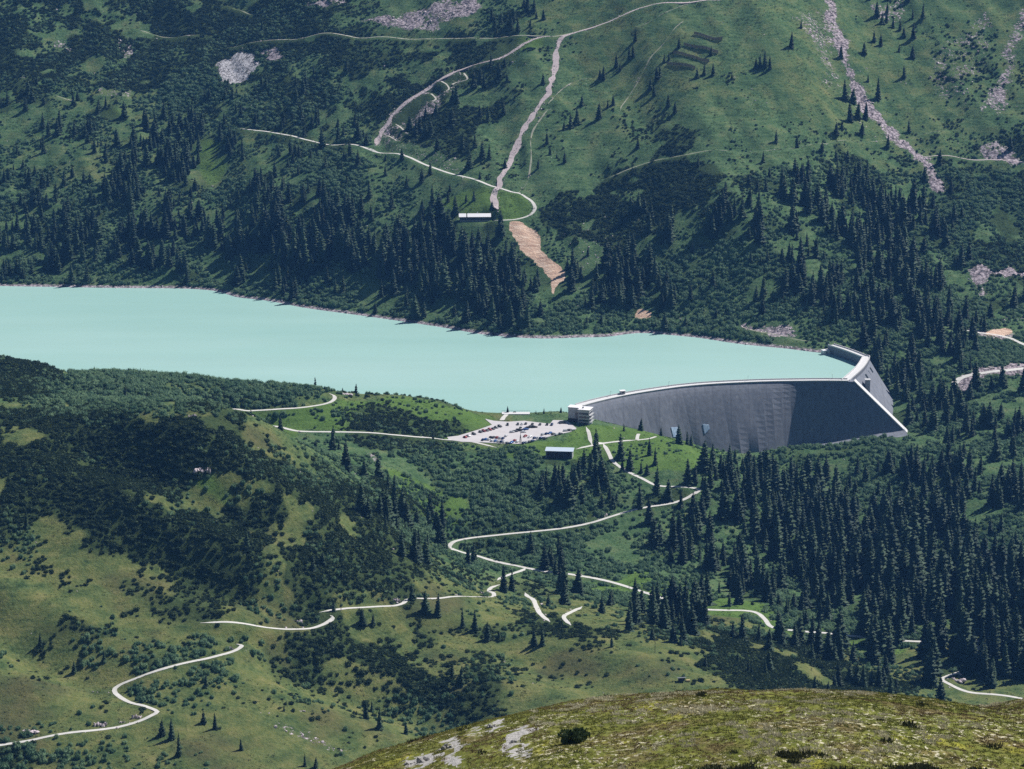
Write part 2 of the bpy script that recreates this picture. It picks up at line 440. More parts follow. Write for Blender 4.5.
def poly_world(px, yr): return np.array([cast(a, b, *yr) for a, b in px])
FARR = (2400, 3600)
ROCKS = [  # bare rock and rubble areas: (weight, polygon)
    (1.0, [(217, 62), (226, 56), (240, 53), (252, 58), (257, 68), (252, 80), (236, 85), (222, 80)]),
    (.75, [(259, 56), (272, 52), (282, 56), (280, 66), (264, 69)]),
    (.75, [(355, 26), (385, 18), (420, 10), (440, 3), (470, 0), (482, 8), (470, 16), (445, 22), (438, 33), (424, 30), (405, 31), (380, 27)]),
    (.6, [(300, 12), (325, 2), (345, -4), (350, 3), (330, 12)]),
    (.55, [(112, 36), (122, 28), (132, 36), (133, 52), (120, 56)]),
    (.5, [(55, 40), (64, 38), (76, 52), (68, 56)]),
    (.45, [(92, 86), (134, 84), (138, 94), (100, 96)]),
    (.4, [(0, 78), (20, 80), (38, 82), (20, 86), (0, 84)]),
    (.9, [(824, -6), (834, -6), (837, 20), (847, 38), (853, 60), (862, 85), (870, 98), (880, 106), (893, 122), (898, 130), (915, 142), (918, 152), (932, 160), (938, 175), (945, 192), (938, 197), (927, 185), (922, 165), (912, 158), (910, 148), (893, 140), (880, 124), (870, 108), (858, 104), (852, 88), (845, 62), (838, 42), (830, 34), (827, 10)]),
    (.6, [(1024, -6), (1040, -6), (1024, 30), (1018, 55), (1014, 75), (1003, 92), (990, 105), (980, 118), (975, 112), (992, 90), (1000, 70), (1003, 45), (1014, 20)]),
    (.55, [(990, 95), (1012, 88), (1005, 108), (1000, 118), (985, 104)]),
    (.7, [(975, 146), (992, 143), (1006, 150), (1018, 158), (1035, 162), (1000, 163), (985, 157)]),
    (.8, [(964, 274), (980, 271), (1000, 271), (1040, 272), (1040, 278), (990, 279), (984, 290), (986, 298), (978, 292), (972, 280)]),
    (.27, [(560, 225), (590, 205), (625, 205), (650, 212), (625, 240), (605, 262), (585, 268), (570, 250)]),
    (.7, [(736, 326), (748, 321), (768, 323), (790, 327), (800, 335), (780, 336), (760, 333)]),
    (.7, [(664, 316), (675, 313), (688, 315), (695, 319), (680, 320)]),
    (.55, [(376, 140), (383, 121), (399, 104), (420, 90), (440, 78), (458, 68), (462, 70), (442, 82), (422, 94), (404, 107), (391, 122), (383, 138)]),
    (.45, [(384, 140), (400, 118), (430, 97), (462, 74), (466, 78), (446, 100), (422, 116), (406, 130), (398, 142)]),
    (.9, [(952, 389), (956, 378), (975, 372), (1024, 366), (1060, 363), (1060, 374), (1024, 378), (990, 378), (970, 382), (962, 391)]),
    (.7, [(965, 327), (985, 329), (1008, 330), (1018, 337), (1000, 339), (975, 335)]),
    (.36, [(384, 140), (392, 124), (405, 112), (408, 116), (396, 128), (390, 142)]),
    (.5, [(421, 112), (434, 103), (450, 92), (454, 94), (440, 106), (425, 115)]),
    (.28, [(388, 150), (400, 135), (430, 140), (455, 160), (480, 178), (440, 170)]),
    (.4, [(955, 372), (975, 366), (1000, 364), (1040, 366), (1040, 371), (985, 373)]),
    (.4, [(790, 10), (830, 0), (836, 60), (850, 90), (826, 80), (815, 40)]),
    (.35, [(930, 50), (990, 10), (990, 60), (960, 100), (930, 90)]),
    (.5, [(870, 0), (905, -5), (900, 14), (880, 14)]),
]
ROCKS_NEAR = [
    (.45, (1400, 1800), [(250, 712), (275, 716), (300, 730), (350, 752), (345, 757), (300, 740), (262, 722)]),
    (.5, (1950, 2150), [(362, 452), (376, 452), (382, 463), (372, 464)]),
    (.5, (1980, 2150), [(590, 518), (605, 511), (608, 516), (596, 522)]),
]
DIRT = [[(506, 221), (524, 221), (534, 226), (541, 234), (543, 250), (546, 256), (559, 262), (567, 270), (566, 277), (558, 281), (555, 296), (552, 280), (545, 268), (536, 261), (524, 253), (515, 238)],
        [(636, 306), (648, 308), (655, 313), (650, 317), (636, 316)],
        [(985, 331), (1006, 328), (1014, 331), (1000, 336), (984, 335)]]
LUSH = [(FARR, [(430, 203), (470, 190), (500, 190), (530, 196), (532, 210), (512, 218), (492, 222), (456, 212)]), (FARR, [(100, 112), (112, 107), (126, 112), (122, 120), (104, 120)]), (FARR, [(196, 140), (210, 132), (228, 150), (228, 172), (212, 182), (198, 168)]), (FARR, [(500, 42), (545, 40), (546, 48), (515, 56), (480, 64)]),
        ((1990, 2300), [(215, 432), (230, 412), (300, 408), (340, 400), (400, 398), (440, 402), (490, 415), (500, 420), (480, 428), (450, 438), (400, 434), (300, 430)]),
        ((1990, 2300), [(440, 440), (500, 447), (560, 440), (590, 424), (625, 428), (665, 436), (720, 450), (715, 480), (660, 470), (610, 465), (560, 462), (500, 456)]),
        ((1650, 1900), [(95, 445), (140, 450), (180, 465), (250, 500), (235, 505), (165, 478), (110, 462)]),
        ((1800, 2150), [(390, 470), (420, 480), (470, 500), (470, 530), (440, 528), (395, 510)]),
        ((1700, 2050), [(560, 590), (640, 570), (740, 600), (900, 640), (900, 660), (760, 625), (660, 600)])]

# ------------------------------------------------------------------ material helpers
def new_mat(name):
    m = bpy.data.materials.new(name); m.use_nodes = True
    nt = m.node_tree; b = nt.nodes['Principled BSDF']
    b.inputs['Roughness'].default_value = 0.85
    b.inputs['Specular IOR Level'].default_value = 0.2
    return m, nt, b

class NB:
    def __init__(s, nt): s.nt = nt; s._c = None
    def n(s, t, **k):
        x = s.nt.nodes.new(t)
        for a, v in k.items():
            if a.startswith('i_'): x.inputs[a[2:].replace('_', ' ')].default_value = v
            else: setattr(x, a, v)
        return x
    def l(s, a, b): s.nt.links.new(a, b)
    def coord(s, scale=(1, 1, 1), rot=(0, 0, 0)):
        if s._c is None: s._c = s.n('ShaderNodeNewGeometry')
        m = s.n('ShaderNodeMapping'); m.inputs['Scale'].default_value = scale; m.inputs['Rotation'].default_value = rot
        s.l(s._c.outputs['Position'], m.inputs['Vector']); return m.outputs['Vector']
    def noise(s, scale, vec=None, detail=4, rough=.6):
        x = s.n('ShaderNodeTexNoise'); x.inputs['Scale'].default_value = scale; x.inputs['Detail'].default_value = detail; x.inputs['Roughness'].default_value = rough
        s.l(vec if vec is not None else s.coord(), x.inputs['Vector']); return x.outputs['Fac']
    def ramp(s, fac, stops, interp='LINEAR'):
        r = s.n('ShaderNodeValToRGB'); r.color_ramp.interpolation = interp
        e = r.color_ramp.elements
        while len(e) < len(stops): e.new(.5)
        for q, (p, c) in zip(e, stops):
            q.position = p; q.color = (c, c, c, 1) if isinstance(c, (int, float)) else (*c, 1)
        s.l(fac, r.inputs['Fac']); return r.outputs['Color']
    def mix(s, fac, a, b, mode='MIX'):
        x = s.n('ShaderNodeMix', data_type='RGBA', blend_type=mode)
        for v, i in ((fac, 0), (a, 6), (b, 7)):
            if hasattr(v, 'links'): s.l(v, x.inputs[i])
            elif i == 0: x.inputs[0].default_value = v
            else: x.inputs[i].default_value = (*v, 1)
        return x.outputs[2]
    def math(s, op, a, b=0.0, c=None):
        x = s.n('ShaderNodeMath', operation=op)
        for v, i in ((a, 0), (b, 1), (c, 2)):
            if v is None: continue
            if hasattr(v, 'links'): s.l(v, x.inputs[i])
            else: x.inputs[i].default_value = v
        return x.outputs[0]
    def attr(s, name):
        a = s.n('ShaderNodeAttribute'); a.attribute_name = name; return a
    def bump(s, h, strength, dist, bsdf):
        b = s.n('ShaderNodeBump'); b.inputs['Strength'].default_value = strength; b.inputs['Distance'].default_value = dist
        s.l(h, b.inputs['Height']); s.l(b.outputs['Normal'], bsdf.inputs['Normal'])

def plain(name, col, rough=.7, var=.12, scale=.6, metal=0.0, spec=.25):
    m, nt, b = new_mat(name); k = NB(nt)
    f = k.noise(scale, None, 5)
    c = k.mix(f, tuple(v * (1 - var) for v in col), tuple(min(1, v * (1 + var)) for v in col))
    k.l(c, b.inputs['Base Color']); b.inputs['Roughness'].default_value = rough; b.inputs['Metallic'].default_value = metal
    b.inputs['Specular IOR Level'].default_value = spec
    return m

def foliage_mat(name, dark, light, trans=.25, seed=0.):
    m, nt, b = new_mat(name); k = NB(nt)
    oi = k.n('ShaderNodeObjectInfo')
    nz = k.noise(.9, None, 3)
    f = k.math('ADD', k.math('MULTIPLY', oi.outputs['Random'], .65), k.math('MULTIPLY', nz, .45))
    big = k.noise(.012, None, 2)
    f = k.math('ADD', f, k.math('MULTIPLY', k.math('SUBTRACT', big, .5), .5))
    c = k.ramp(f, [(0.15, dark), (.9, light)])
    k.l(c, b.inputs['Base Color']); b.inputs['Roughness'].default_value = .65; b.inputs['Specular IOR Level'].default_value = .12
    if trans > 0:
        tr = k.n('ShaderNodeBsdfTranslucent'); k.l(c, tr.inputs['Color'])
        mx = k.n('ShaderNodeMixShader'); mx.inputs[0].default_value = trans
        k.l(b.outputs[0], mx.inputs[1]); k.l(tr.outputs[0], mx.inputs[2])
        k.l(mx.outputs[0], nt.nodes['Material Output'].inputs['Surface'])
    return m

MAT = {}
MAT['spruce'] = foliage_mat('spruce_needles', (.011, .028, .018), (.052, .090, .044), .15)
MAT['mugo'] = foliage_mat('mountain_pine_needles', (.020, .042, .020), (.070, .104, .046), .18)
MAT['alder'] = foliage_mat('alder_leaves', (.068, .145, .080), (.200, .300, .160), .36)
MAT['bark'] = plain('spruce_bark', (.09, .07, .055), .95, .3, 2.0)
MAT['stem'] = plain('shrub_wood', (.11, .085, .06), .95, .3, 2.0)
MAT['gravel'] = plain('pale_gravel', (.52, .50, .47), .95, .28, .35)
MAT['pink'] = plain('pinkish_gravel', (.44, .37, .37), .95, .45, .3)
MAT['pale'] = plain('worn_path_earth', (.27, .27, .20), .95, .5, .12)
MAT['track'] = plain('stony_track', (.40, .38, .33), .95, .4, .2)
MAT['asphalt'] = plain('sunbleached_parking_gravel', (.47, .445, .45), .95, .16, .12)
MAT['rock'] = plain('grey_gneiss', (.50, .425, .445), .9, .35, .8)
MAT['hillrock'] = plain('weathered_gneiss', (.34, .325, .31), .9, .5, 3.0)
MAT['whitewall'] = plain('white_render', (.47, .47, .49), .7, .05, .5)
MAT['greywall'] = plain('grey_render', (.42, .42, .43), .75, .08, .5)
MAT['glass'] = plain('dark_window_glass', (.03, .04, .05), .12, .1, .5, 0, .5)
MAT['roofblue'] = plain('pale_blue_sheet_roof', (.45, .52, .60), .5, .06, .4)
MAT['roofwhite'] = plain('pale_sheet_metal_roof', (.78, .76, .78), .5, .06, .3)
MAT['darkwood'] = plain('dark_brown_timber', (.075, .05, .045), .8, .25, 1.0)
MAT['steel'] = plain('weathered_steel', (.25, .26, .27), .5, .1, 1.0, .6)
MAT['rust'] = plain('weathered_timber_and_steel', (.10, .09, .08), .8, .2, 1.0)
MAT['parapet'] = plain('pale_crest_concrete', (.58, .57, .57), .85, .1, .3)
MAT['tyre'] = plain('black_tyre_rubber', (.02, .02, .02), .9, .1, 1.0)
MAT['headlamp'] = plain('clear_lamp_glass', (.7, .7, .7), .15, .02, 1.0, 0, .5)
MAT['pinksign'] = plain('painted_panel', (.55, .42, .2), .6, .05)
CARCOL = {'white': (.75, .75, .76), 'silver': (.5, .52, .54), 'black': (.02, .02, .023), 'dark grey': (.09, .095, .10), 'dark blue': (.02, .04, .12), 'blue': (.05, .14, .38), 'dark red': (.25, .03, .03), 'red': (.42, .04, .03)}
for cn, cv in CARCOL.items():
    MAT['car_' + cn] = plain('car_paint_' + cn.replace(' ', '_'), cv, .3, .03, 1.0, .2, .5)

# ground material
def make_ground_mat():
    m, nt, b = new_mat('alpine_ground'); k = NB(nt)
    cov = k.attr('cover')      # r rock, g dryness, b lush
    cv2 = k.attr('cover_two')  # r dirt, g road verge
    sp = k.n('ShaderNodeSeparateColor'); k.l(cov.outputs['Color'], sp.inputs[0])
    sp2 = k.n('ShaderNodeSeparateColor'); k.l(cv2.outputs['Color'], sp2.inputs[0])
    nf = k.noise(.42, None, 6, .72)      # fine, metres
    nm = k.noise(.06, None, 5, .65)
    nl = k.noise(.013, None, 4, .6)
    nd = k.noise(1.1, None, 4, .75)
    f = k.math('ADD', k.math('MULTIPLY', nf, .55), k.math('MULTIPLY', nm, .6))
    tw = k.n('ShaderNodeTexWave', wave_type='BANDS', bands_direction='Z'); tw.inputs['Scale'].default_value = .12; tw.inputs['Distortion'].default_value = 11; tw.inputs['Detail'].default_value = 3; tw.inputs['Detail Scale'].default_value = .5; k.l(k.coord((.12, .12, 1)), tw.inputs['Vector'])
    f = k.math('ADD', f, k.math('MULTIPLY', k.math('SUBTRACT', tw.outputs['Fac'], .5), .045))
    green = k.ramp(f, [(.38, (.022, .048, .021)), (.50, (.050, .098, .040)), (.60, (.084, .142, .060)), (.76, (.14, .185, .092))])
    dry = k.ramp(f, [(.36, (.042, .056, .018)), (.50, (.098, .116, .034)), (.62, (.145, .155, .050)), (.78, (.21, .20, .085))])
    brown = k.ramp(nd, [(.3, (.045, .036, .022)), (.7, (.095, .075, .045))])
    dfac = k.math('ADD', sp.outputs[1], k.math('MULTIPLY', k.math('SUBTRACT', nm, .5), 1.2))
    c = k.mix(k.ramp(dfac, [(.2, 0.), (.8, 1.)]), green, dry)
    bf = k.math('MULTIPLY', k.ramp(nl, [(.55, 0.), (.66, .5)]), k.ramp(sp.outputs[1], [(.3, 0.), (.6, 1.)]))
    c = k.mix(bf, c, brown)
    lush = k.ramp(f, [(.36, (.040, .082, .018)), (.55, (.085, .150, .034)), (.8, (.13, .20, .055))])
    lf = k.ramp(k.math('ADD', sp.outputs[2], k.math('MULTIPLY', k.math('SUBTRACT', nm, .5), .9)), [(.35, 0.), (.65, 1.)])
    c = k.mix(lf, c, lush)
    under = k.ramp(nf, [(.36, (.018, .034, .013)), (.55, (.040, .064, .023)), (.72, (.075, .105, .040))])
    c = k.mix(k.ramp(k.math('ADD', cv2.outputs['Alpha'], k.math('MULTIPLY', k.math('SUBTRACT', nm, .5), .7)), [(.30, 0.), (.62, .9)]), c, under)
    # rock
    rk = k.math('ADD', sp.outputs[0], k.math('MULTIPLY', k.math('SUBTRACT', k.noise(.28, None, 5, .75), .5), 2.2))
    rf = k.ramp(rk, [(.50, 0.), (.56, 1.)])
    vor = k.n('ShaderNodeTexVoronoi'); vor.inputs['Scale'].default_value = .34; k.l(k.coord(), vor.inputs['Vector'])
    rc = k.ramp(k.math('ADD', k.math('MULTIPLY', vor.outputs['Distance'], .5), k.math('MULTIPLY', nd, .6)), [(.3, (.62, .55, .57)), (.50, (.40, .335, .36)), (.72, (.10, .085, .095))])
    vs_ = k.n('ShaderNodeTexVoronoi', feature='DISTANCE_TO_EDGE'); vs_.inputs['Scale'].default_value = .12
    wv = k.n('ShaderNodeVectorMath', operation='ADD'); nn_ = k.n('ShaderNodeTexNoise'); nn_.inputs['Scale'].default_value = .15; k.l(k.coord(), nn_.inputs['Vector']); sc_ = k.n('ShaderNodeVectorMath', operation='SCALE'); sc_.inputs['Scale'].default_value = 14; k.l(nn_.outputs['Color'], sc_.inputs[0]); k.l(k.coord((1, .6, 1)), wv.inputs[0]); k.l(sc_.outputs[0], wv.inputs[1]); k.l(wv.outputs[0], vs_.inputs['Vector'])
    slabc = k.mix(k.ramp(vs_.outputs['Distance'], [(.0, 1.), (.10, 0.)]), k.ramp(nf, [(.35, (.38, .36, .38)), (.6, (.58, .56, .58))]), (.09, .085, .09))
    rc = k.mix(sp2.outputs[2], rc, slabc)
    rf2 = k.math('MULTIPLY', rf, k.ramp(sp.outputs[0], [(.05, 0.), (.15, 1.)]))
    c = k.mix(rf2, c, rc)
    dirt = k.ramp(k.noise(.18, k.coord((.4, 1.6, 1)), 5, .7), [(.35, (.42, .27, .20)), (.5, (.60, .42, .31)), (.65, (.72, .56, .44))])
    df = k.ramp(k.math('ADD', sp2.outputs[0], k.math('MULTIPLY', k.math('SUBTRACT', nf, .5), .6)), [(.42, 0.), (.5, 1.)])
    c = k.mix(df, c, dirt)
    # shoreline and underwater silt
    g = k.n('ShaderNodeNewGeometry'); xyz = k.n('ShaderNodeSeparateXYZ'); k.l(g.outputs['Position'], xyz.inputs[0])
    shore = k.math('MULTIPLY', sp2.outputs[1], k.ramp(k.math('ADD', k.math('MULTIPLY', xyz.outputs[2], .25), nf), [(.72, 1.), (1.0, 0.)]))
    c = k.mix(shore, c, rc)
    k.l(c, b.inputs['Base Color']); b.inputs['Roughness'].default_value = .95; b.inputs['Specular IOR Level'].default_value = .05
    h = k.math('ADD', k.math('MULTIPLY', nf, 1.0), k.math('MULTIPLY', nd, .45))
    k.bump(h, 1.0, 1.3, b)
    return m
MAT['ground'] = make_ground_mat()

def make_water():
    m, nt, b = new_mat('milky_glacial_water'); k = NB(nt)
    f = k.noise(1.0, k.coord((.0022, .0065, 1)), 4, .55)
    c = k.ramp(f, [(.32, (.285, .468, .425)), (.50, (.310, .490, .446)), (.68, (.338, .512, .472))])
    k.l(c, b.inputs['Base Color']); b.inputs['IOR'].default_value = 1.33
    b.inputs['Specular IOR Level'].default_value = .5
    r = k.ramp(k.noise(1.0, k.coord((.002, .02, 1)), 4), [(.3, .30), (.7, .38)])
    k.l(r, b.inputs['Roughness'])
    h = k.noise(.35, k.coord((1, 1.6, 1)), 4)
    k.bump(h, .12, .3, b)
    return m
MAT['water'] = make_water()

def make_dam_mat():
    m, nt, b = new_mat('streaked_dam_concrete'); k = NB(nt)
    v = k.noise(1.0, k.coord((.33, .33, .012)), 5, .7)
    lft = k.n('ShaderNodeTexWave', wave_type='BANDS', bands_direction='Z'); lft.inputs['Scale'].default_value = .32; lft.inputs['Distortion'].default_value = .6
    k.l(k.coord(), lft.inputs['Vector'])
    bl = k.n('ShaderNodeTexWave', wave_type='BANDS', bands_direction='X'); bl.inputs['Scale'].default_value = .021; bl.inputs['Distortion'].default_value = 0
    k.l(k.coord(), bl.inputs['Vector'])
    big = k.noise(.05, None, 4)
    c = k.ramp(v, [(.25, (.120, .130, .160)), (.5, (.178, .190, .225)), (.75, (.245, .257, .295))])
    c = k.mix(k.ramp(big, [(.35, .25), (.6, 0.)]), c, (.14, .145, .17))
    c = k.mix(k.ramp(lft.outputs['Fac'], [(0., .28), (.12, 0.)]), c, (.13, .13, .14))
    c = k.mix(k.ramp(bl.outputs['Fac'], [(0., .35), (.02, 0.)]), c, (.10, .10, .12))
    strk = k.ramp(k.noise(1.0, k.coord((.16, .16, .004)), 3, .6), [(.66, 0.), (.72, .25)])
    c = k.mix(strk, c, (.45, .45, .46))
    k.l(c, b.inputs['Base Color']); b.inputs['Roughness'].default_value = .85
    k.bump(v, .3, .2, b)
    return m
MAT['dam'] = make_dam_mat()

# ------------------------------------------------------------------ object helpers
def link_mesh(name, verts, faces, mat, parent=None, smooth=False, loc=None):
    me = bpy.data.meshes.new(name)
    me.from_pydata([tuple(map(float, v)) for v in verts], [], [tuple(int(i) for i in f) for f in faces]); me.update()
    if mat is not None: me.materials.append(mat)
    if smooth: me.polygons.foreach_set('use_smooth', [True] * len(me.polygons))
    o = bpy.data.objects.new(name, me); COL.objects.link(o)
    if loc is not None: o.location = loc
    if parent is not None: o.parent = parent
    return o

def bm_obj(name, bm, mat, parent=None, loc=None, smooth=False):
    bmesh.ops.recalc_face_normals(bm, faces=bm.faces)
    me = bpy.data.meshes.new(name); bm.to_mesh(me); bm.free()
    me.materials.append(mat)
    if smooth: me.polygons.foreach_set('use_smooth', [True] * len(me.polygons))
    o = bpy.data.objects.new(name, me); COL.objects.link(o)
    if parent is not None: o.parent = parent
    if loc is not None: o.location = loc
    return o

def tag(o, label, cat, group=None):
    o['label'] = label; o['category'] = cat
    if group: o['group'] = group
    return o

def structure(o): o['kind'] = 'structure'; return o

def empty(name, loc, rz=0.0):
    o = bpy.data.objects.new(name, None); COL.objects.link(o); o.location = loc; o.rotation_euler = (0, 0, rz); o.empty_display_size = .5
    return o

def box(bm, x0, x1, y0, y1, z0, z1, bev=0.0):
    r = bmesh.ops.create_cube(bm, size=1.0)
    vs = r['verts']
    bmesh.ops.scale(bm, vec=(x1 - x0, y1 - y0, z1 - z0), verts=vs)
    bmesh.ops.translate(bm, vec=((x0 + x1) / 2, (y0 + y1) / 2, (z0 + z1) / 2), verts=vs)
    if bev:
        es = list({e for v in vs for e in v.link_edges})
        bmesh.ops.bevel(bm, geom=es, offset=bev, segments=1, affect='EDGES')

def tube(bm, a, b, r, n=6, r2=None):
    a = Vector(a); b = Vector(b); d = b - a
    q = d.to_track_quat('Z', 'Y').to_matrix().to_4x4(); q.translation = (a + b) / 2
    bmesh.ops.create_cone(bm, cap_ends=True, segments=n, radius1=r, radius2=r if r2 is None else r2, depth=d.length, matrix=q)

# ------------------------------------------------------------------ ground sheet
def build_ground():
    ny, nx = MX.shape
    V = np.stack([MX, MY, GZ], -1).reshape(-1, 3).astype(np.float32)
    i = np.arange(ny * nx).reshape(ny, nx)
    Q = np.stack([i[:-1, :-1], i[:-1, 1:], i[1:, 1:], i[1:, :-1]], -1).reshape(-1, 4)
    me = bpy.data.meshes.new('mountain_terrain')
    me.vertices.add(len(V)); me.vertices.foreach_set('co', V.ravel())
    me.loops.add(Q.size); me.loops.foreach_set('vertex_index', Q.ravel().astype(np.int32))
    me.polygons.add(len(Q)); me.polygons.foreach_set('loop_start', np.arange(0, Q.size, 4, dtype=np.int32))
    me.polygons.foreach_set('use_smooth', np.ones(len(Q), bool))
    me.update(calc_edges=True)
    x, y, z = V[:, 0].astype(float), V[:, 1].astype(float), V[:, 2].astype(float)
    rock = np.zeros(len(V)); dirt = np.zeros(len(V)); lush = np.zeros(len(V))
    wob = (fbm(x, y, 14, 40, 3) - .5) * 14; wob2 = (fbm(x, y, 14, 60, 3) - .5) * 18
    for w, P in ROCKS:
        Pw = poly_world(P, FARR); ins = in_poly(x + wob * 1.1, y + wob2 * 1.1, Pw); rock[ins] = np.maximum(rock[ins], w)
    for w, yr, P in ROCKS_NEAR:
        Pw = poly_world(P, yr); ins = in_poly(x + wob * .3, y + wob2 * .3, Pw); rock[ins] = np.maximum(rock[ins], w)
    for P in DIRT:
        Pw = poly_world(P, FARR); ins = in_poly(x + wob * .25, y + wob2 * .25, Pw); dirt[ins] = 1
    for yr, P in LUSH:
        Pw = poly_world(P, yr); ins = in_poly(x + wob, y + wob2, Pw); lush[ins] = 1
    gz_ = GZ.ravel(); gpx, gpy = proj(x, y, gz_); inr = (np.abs(x) < 220 + y * .2) & (y > 1330) & (y < 3420)
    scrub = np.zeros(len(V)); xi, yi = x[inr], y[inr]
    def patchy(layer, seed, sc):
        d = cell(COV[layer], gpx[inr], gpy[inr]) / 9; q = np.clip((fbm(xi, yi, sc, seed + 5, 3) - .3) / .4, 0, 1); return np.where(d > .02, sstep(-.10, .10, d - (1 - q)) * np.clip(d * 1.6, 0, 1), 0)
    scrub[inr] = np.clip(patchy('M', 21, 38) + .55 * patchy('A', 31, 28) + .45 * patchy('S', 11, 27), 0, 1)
    # soften lush edges
    def blur(a, n):
        a = a.reshape(ny, nx)
        for _ in range(n):
            a = (np.roll(a, 1, 0) + np.roll(a, -1, 0) + np.roll(a, 1, 1) + np.roll(a, -1, 1) + 2 * a) / 6
        return a.ravel()
    slab = (rock >= .99).astype(float)
    rock = np.where(slab > 0, rock, rock * (.35 + 1.25 * fbm(x, y, 11, 44, 3)))
    lush = blur(lush, 6); rock = blur(rock, 1); dirt = blur(dirt, 1)
    # steep roadside banks show stone
    rm = ROADMASK.ravel()
    verge = (rm > .01) & (rm < 4.0)
    gyy, gxx = np.gradient(GZ); slope = (np.hypot(gyy, gxx) / 3.2).ravel()
    rock = np.where(verge & (rock < .3), np.maximum(rock, .25 * sstep(.3, .8, slope)), rock)
    rock = np.where((y > 2480) & (rock < .12), np.maximum(rock, .13 * sstep(.45, .7, fbm(x, y, 60, 77, 3))), rock)
    dry = .16 + .46 * (1 - sstep(1800, 1980, y)) * (1 - sstep(-60, 60, x - (1900 - y) * .0 - 330) * .5)
    dry = np.where((y > 2300), .04 + .42 * fbm(x, y, 90, 90, 3) * sstep(2650, 2950, y), dry)
    dry = np.where((y > 2120) & (y < 2290) & (x < 0), .45, dry)
    shore = ((y > 2440) & (x < 290) | (y > 2250) & (y < 2330) & (x < 40)).astype(float)
    c1 = me.attributes.new('cover', 'FLOAT_COLOR', 'POINT')
    c1.data.foreach_set('color', np.stack([rock, dry, lush, np.ones(len(V))], -1).astype(np.float32).ravel())
    c2 = me.attributes.new('cover_two', 'FLOAT_COLOR', 'POINT')
    c2.data.foreach_set('color', np.stack([dirt, shore, slab, blur(scrub, 1)], -1).astype(np.float32).ravel())
    me.materials.append(MAT['ground'])
    o = bpy.data.objects.new('mountain_terrain', me); COL.objects.link(o); structure(o)
    global ROCKFIELD
    ROCKFIELD = rock.reshape(ny, nx)
    return o
build_ground()

# ------------------------------------------------------------------ lake
DAM_PX = [(583, 406.5), (590, 404.3), (605, 400.5), (622, 396.8), (640, 393.5), (660, 390.4), (680, 387.6), (700, 385.6), (720, 384.2), (740, 383.2), (760, 382.4), (780, 381.9), (800, 381.6), (825, 381.4), (848, 381.6)]
CREST = 7.0
DAM = spline([at_z(a, b, CREST) for a, b in DAM_PX], 6.0)
W_THR = np.array(at_z(852, 378, CREST)); W_COR = np.array(at_z(866, 357.5, CREST)); W_END = np.array(at_z(831, 345, CREST))
def build_lake():
    shore = []
    for p in FAR_SHORE:
        x, y = at_z(p[0], p[1], 0.0); shore.append((x, y + 35))
    shore = [(-1100, 2900)] + shore + [tuple(W_END + (6, 6)), tuple(W_COR + (1, 1)), tuple(W_THR + (1, 2))]
    dam = [tuple(p + (0, 2.5)) for p in DAM[::-1]]
    near = [(45, 2262), (20, 2258), (-30, 2258), (-120, 2262), (-300, 2255), (-560, 2250), (-1100, 2200)]
    P = shore + dam + near
    bm = bmesh.new()
    f = bm.faces.new([bm.verts.new((x, y, 0.0)) for x, y in P])
    if f.normal.z < 0: f.normal_flip()
    bmesh.ops.triangulate(bm, faces=bm.faces[:])
    me = bpy.data.meshes.new('lake_water'); bm.normal_update()
    for f in bm.faces:
        if f.normal.z < 0: f.normal_flip()
    bm.to_mesh(me); bm.free(); me.materials.append(MAT['water'])
    o = bpy.data.objects.new('lake_water', me); COL.objects.link(o); structure(o)
build_lake()

# ------------------------------------------------------------------ roads
def strip(name, P, z, w, mat, jitter=.35):
    T = np.gradient(P, axis=0); T /= np.linalg.norm(T, axis=1)[:, None] + 1e-9
    N = np.stack([-T[:, 1], T[:, 0]], 1)
    n = len(P); V = []; Fc = []
    if n > 12: w = w * np.clip(np.minimum(np.arange(n), np.arange(n)[::-1]) / 3.0, .15, 1)
    if .92 < jitter < 1: w = w * np.clip((fbm(P[:, 0], P[:, 1], 16, 14, 3) - .36) * 4.5, .10, 1.1)
    wl = w / 2 * (1 + jitter * (fbm(P[:, 0], P[:, 1], 12, 4, 2) - .5)); wr = w / 2 * (1 + jitter * (fbm(P[:, 0], P[:, 1], 12, 8, 2) - .5))
    for s, ww in ((-1, wl), (-.33, wl), (.33, wr), (1, wr)):
        q = P + N * (s * ww)[:, None]
        zz = np.maximum(z, ground(q[:, 0], q[:, 1])) + .16 - (.02 if abs(s) == 1 else 0)
        V.append(np.column_stack([q, zz]))
    V = np.concatenate(V)
    for c in range(3):
        for i in range(n - 1): Fc.append((c * n + i, c * n + i + 1, (c + 1) * n + i + 1, (c + 1) * n + i))
    # skirts so the edge has a thickness
    b = len(V)
    lo = V[:n].copy(); lo[:, 2] -= .9; hi = V[3 * n:4 * n].copy(); hi[:, 2] -= .9
    V = np.concatenate([V, lo, hi])
    for i in range(n - 1):
        Fc.append((b + i, b + i + 1, i + 1, i)); Fc.append((3 * n + i, 3 * n + i + 1, b + n + i + 1, b + n + i))
    return link_mesh(name, V, Fc, mat)
for (name, kind, w, yr, px), P, z in zip(ROADS, ROADW, ROADZ):
    structure(strip(name, P, z, w, MAT[kind], .95 if kind == 'pale' else (1.9 if kind == 'pink' else .45)))

bm = bmesh.new()
f = bm.faces.new([bm.verts.new((x, y, 9.24)) for x, y in PARK])
if f.normal.z < 0: f.normal_flip()
r = bmesh.ops.extrude_face_region(bm, geom=[f]); bmesh.ops.translate(bm, vec=(0, 0, -1.0), verts=[v for v in r['geom'] if isinstance(v, bmesh.types.BMVert)])
structure(bm_obj('parking_ground', bm, MAT['asphalt']))

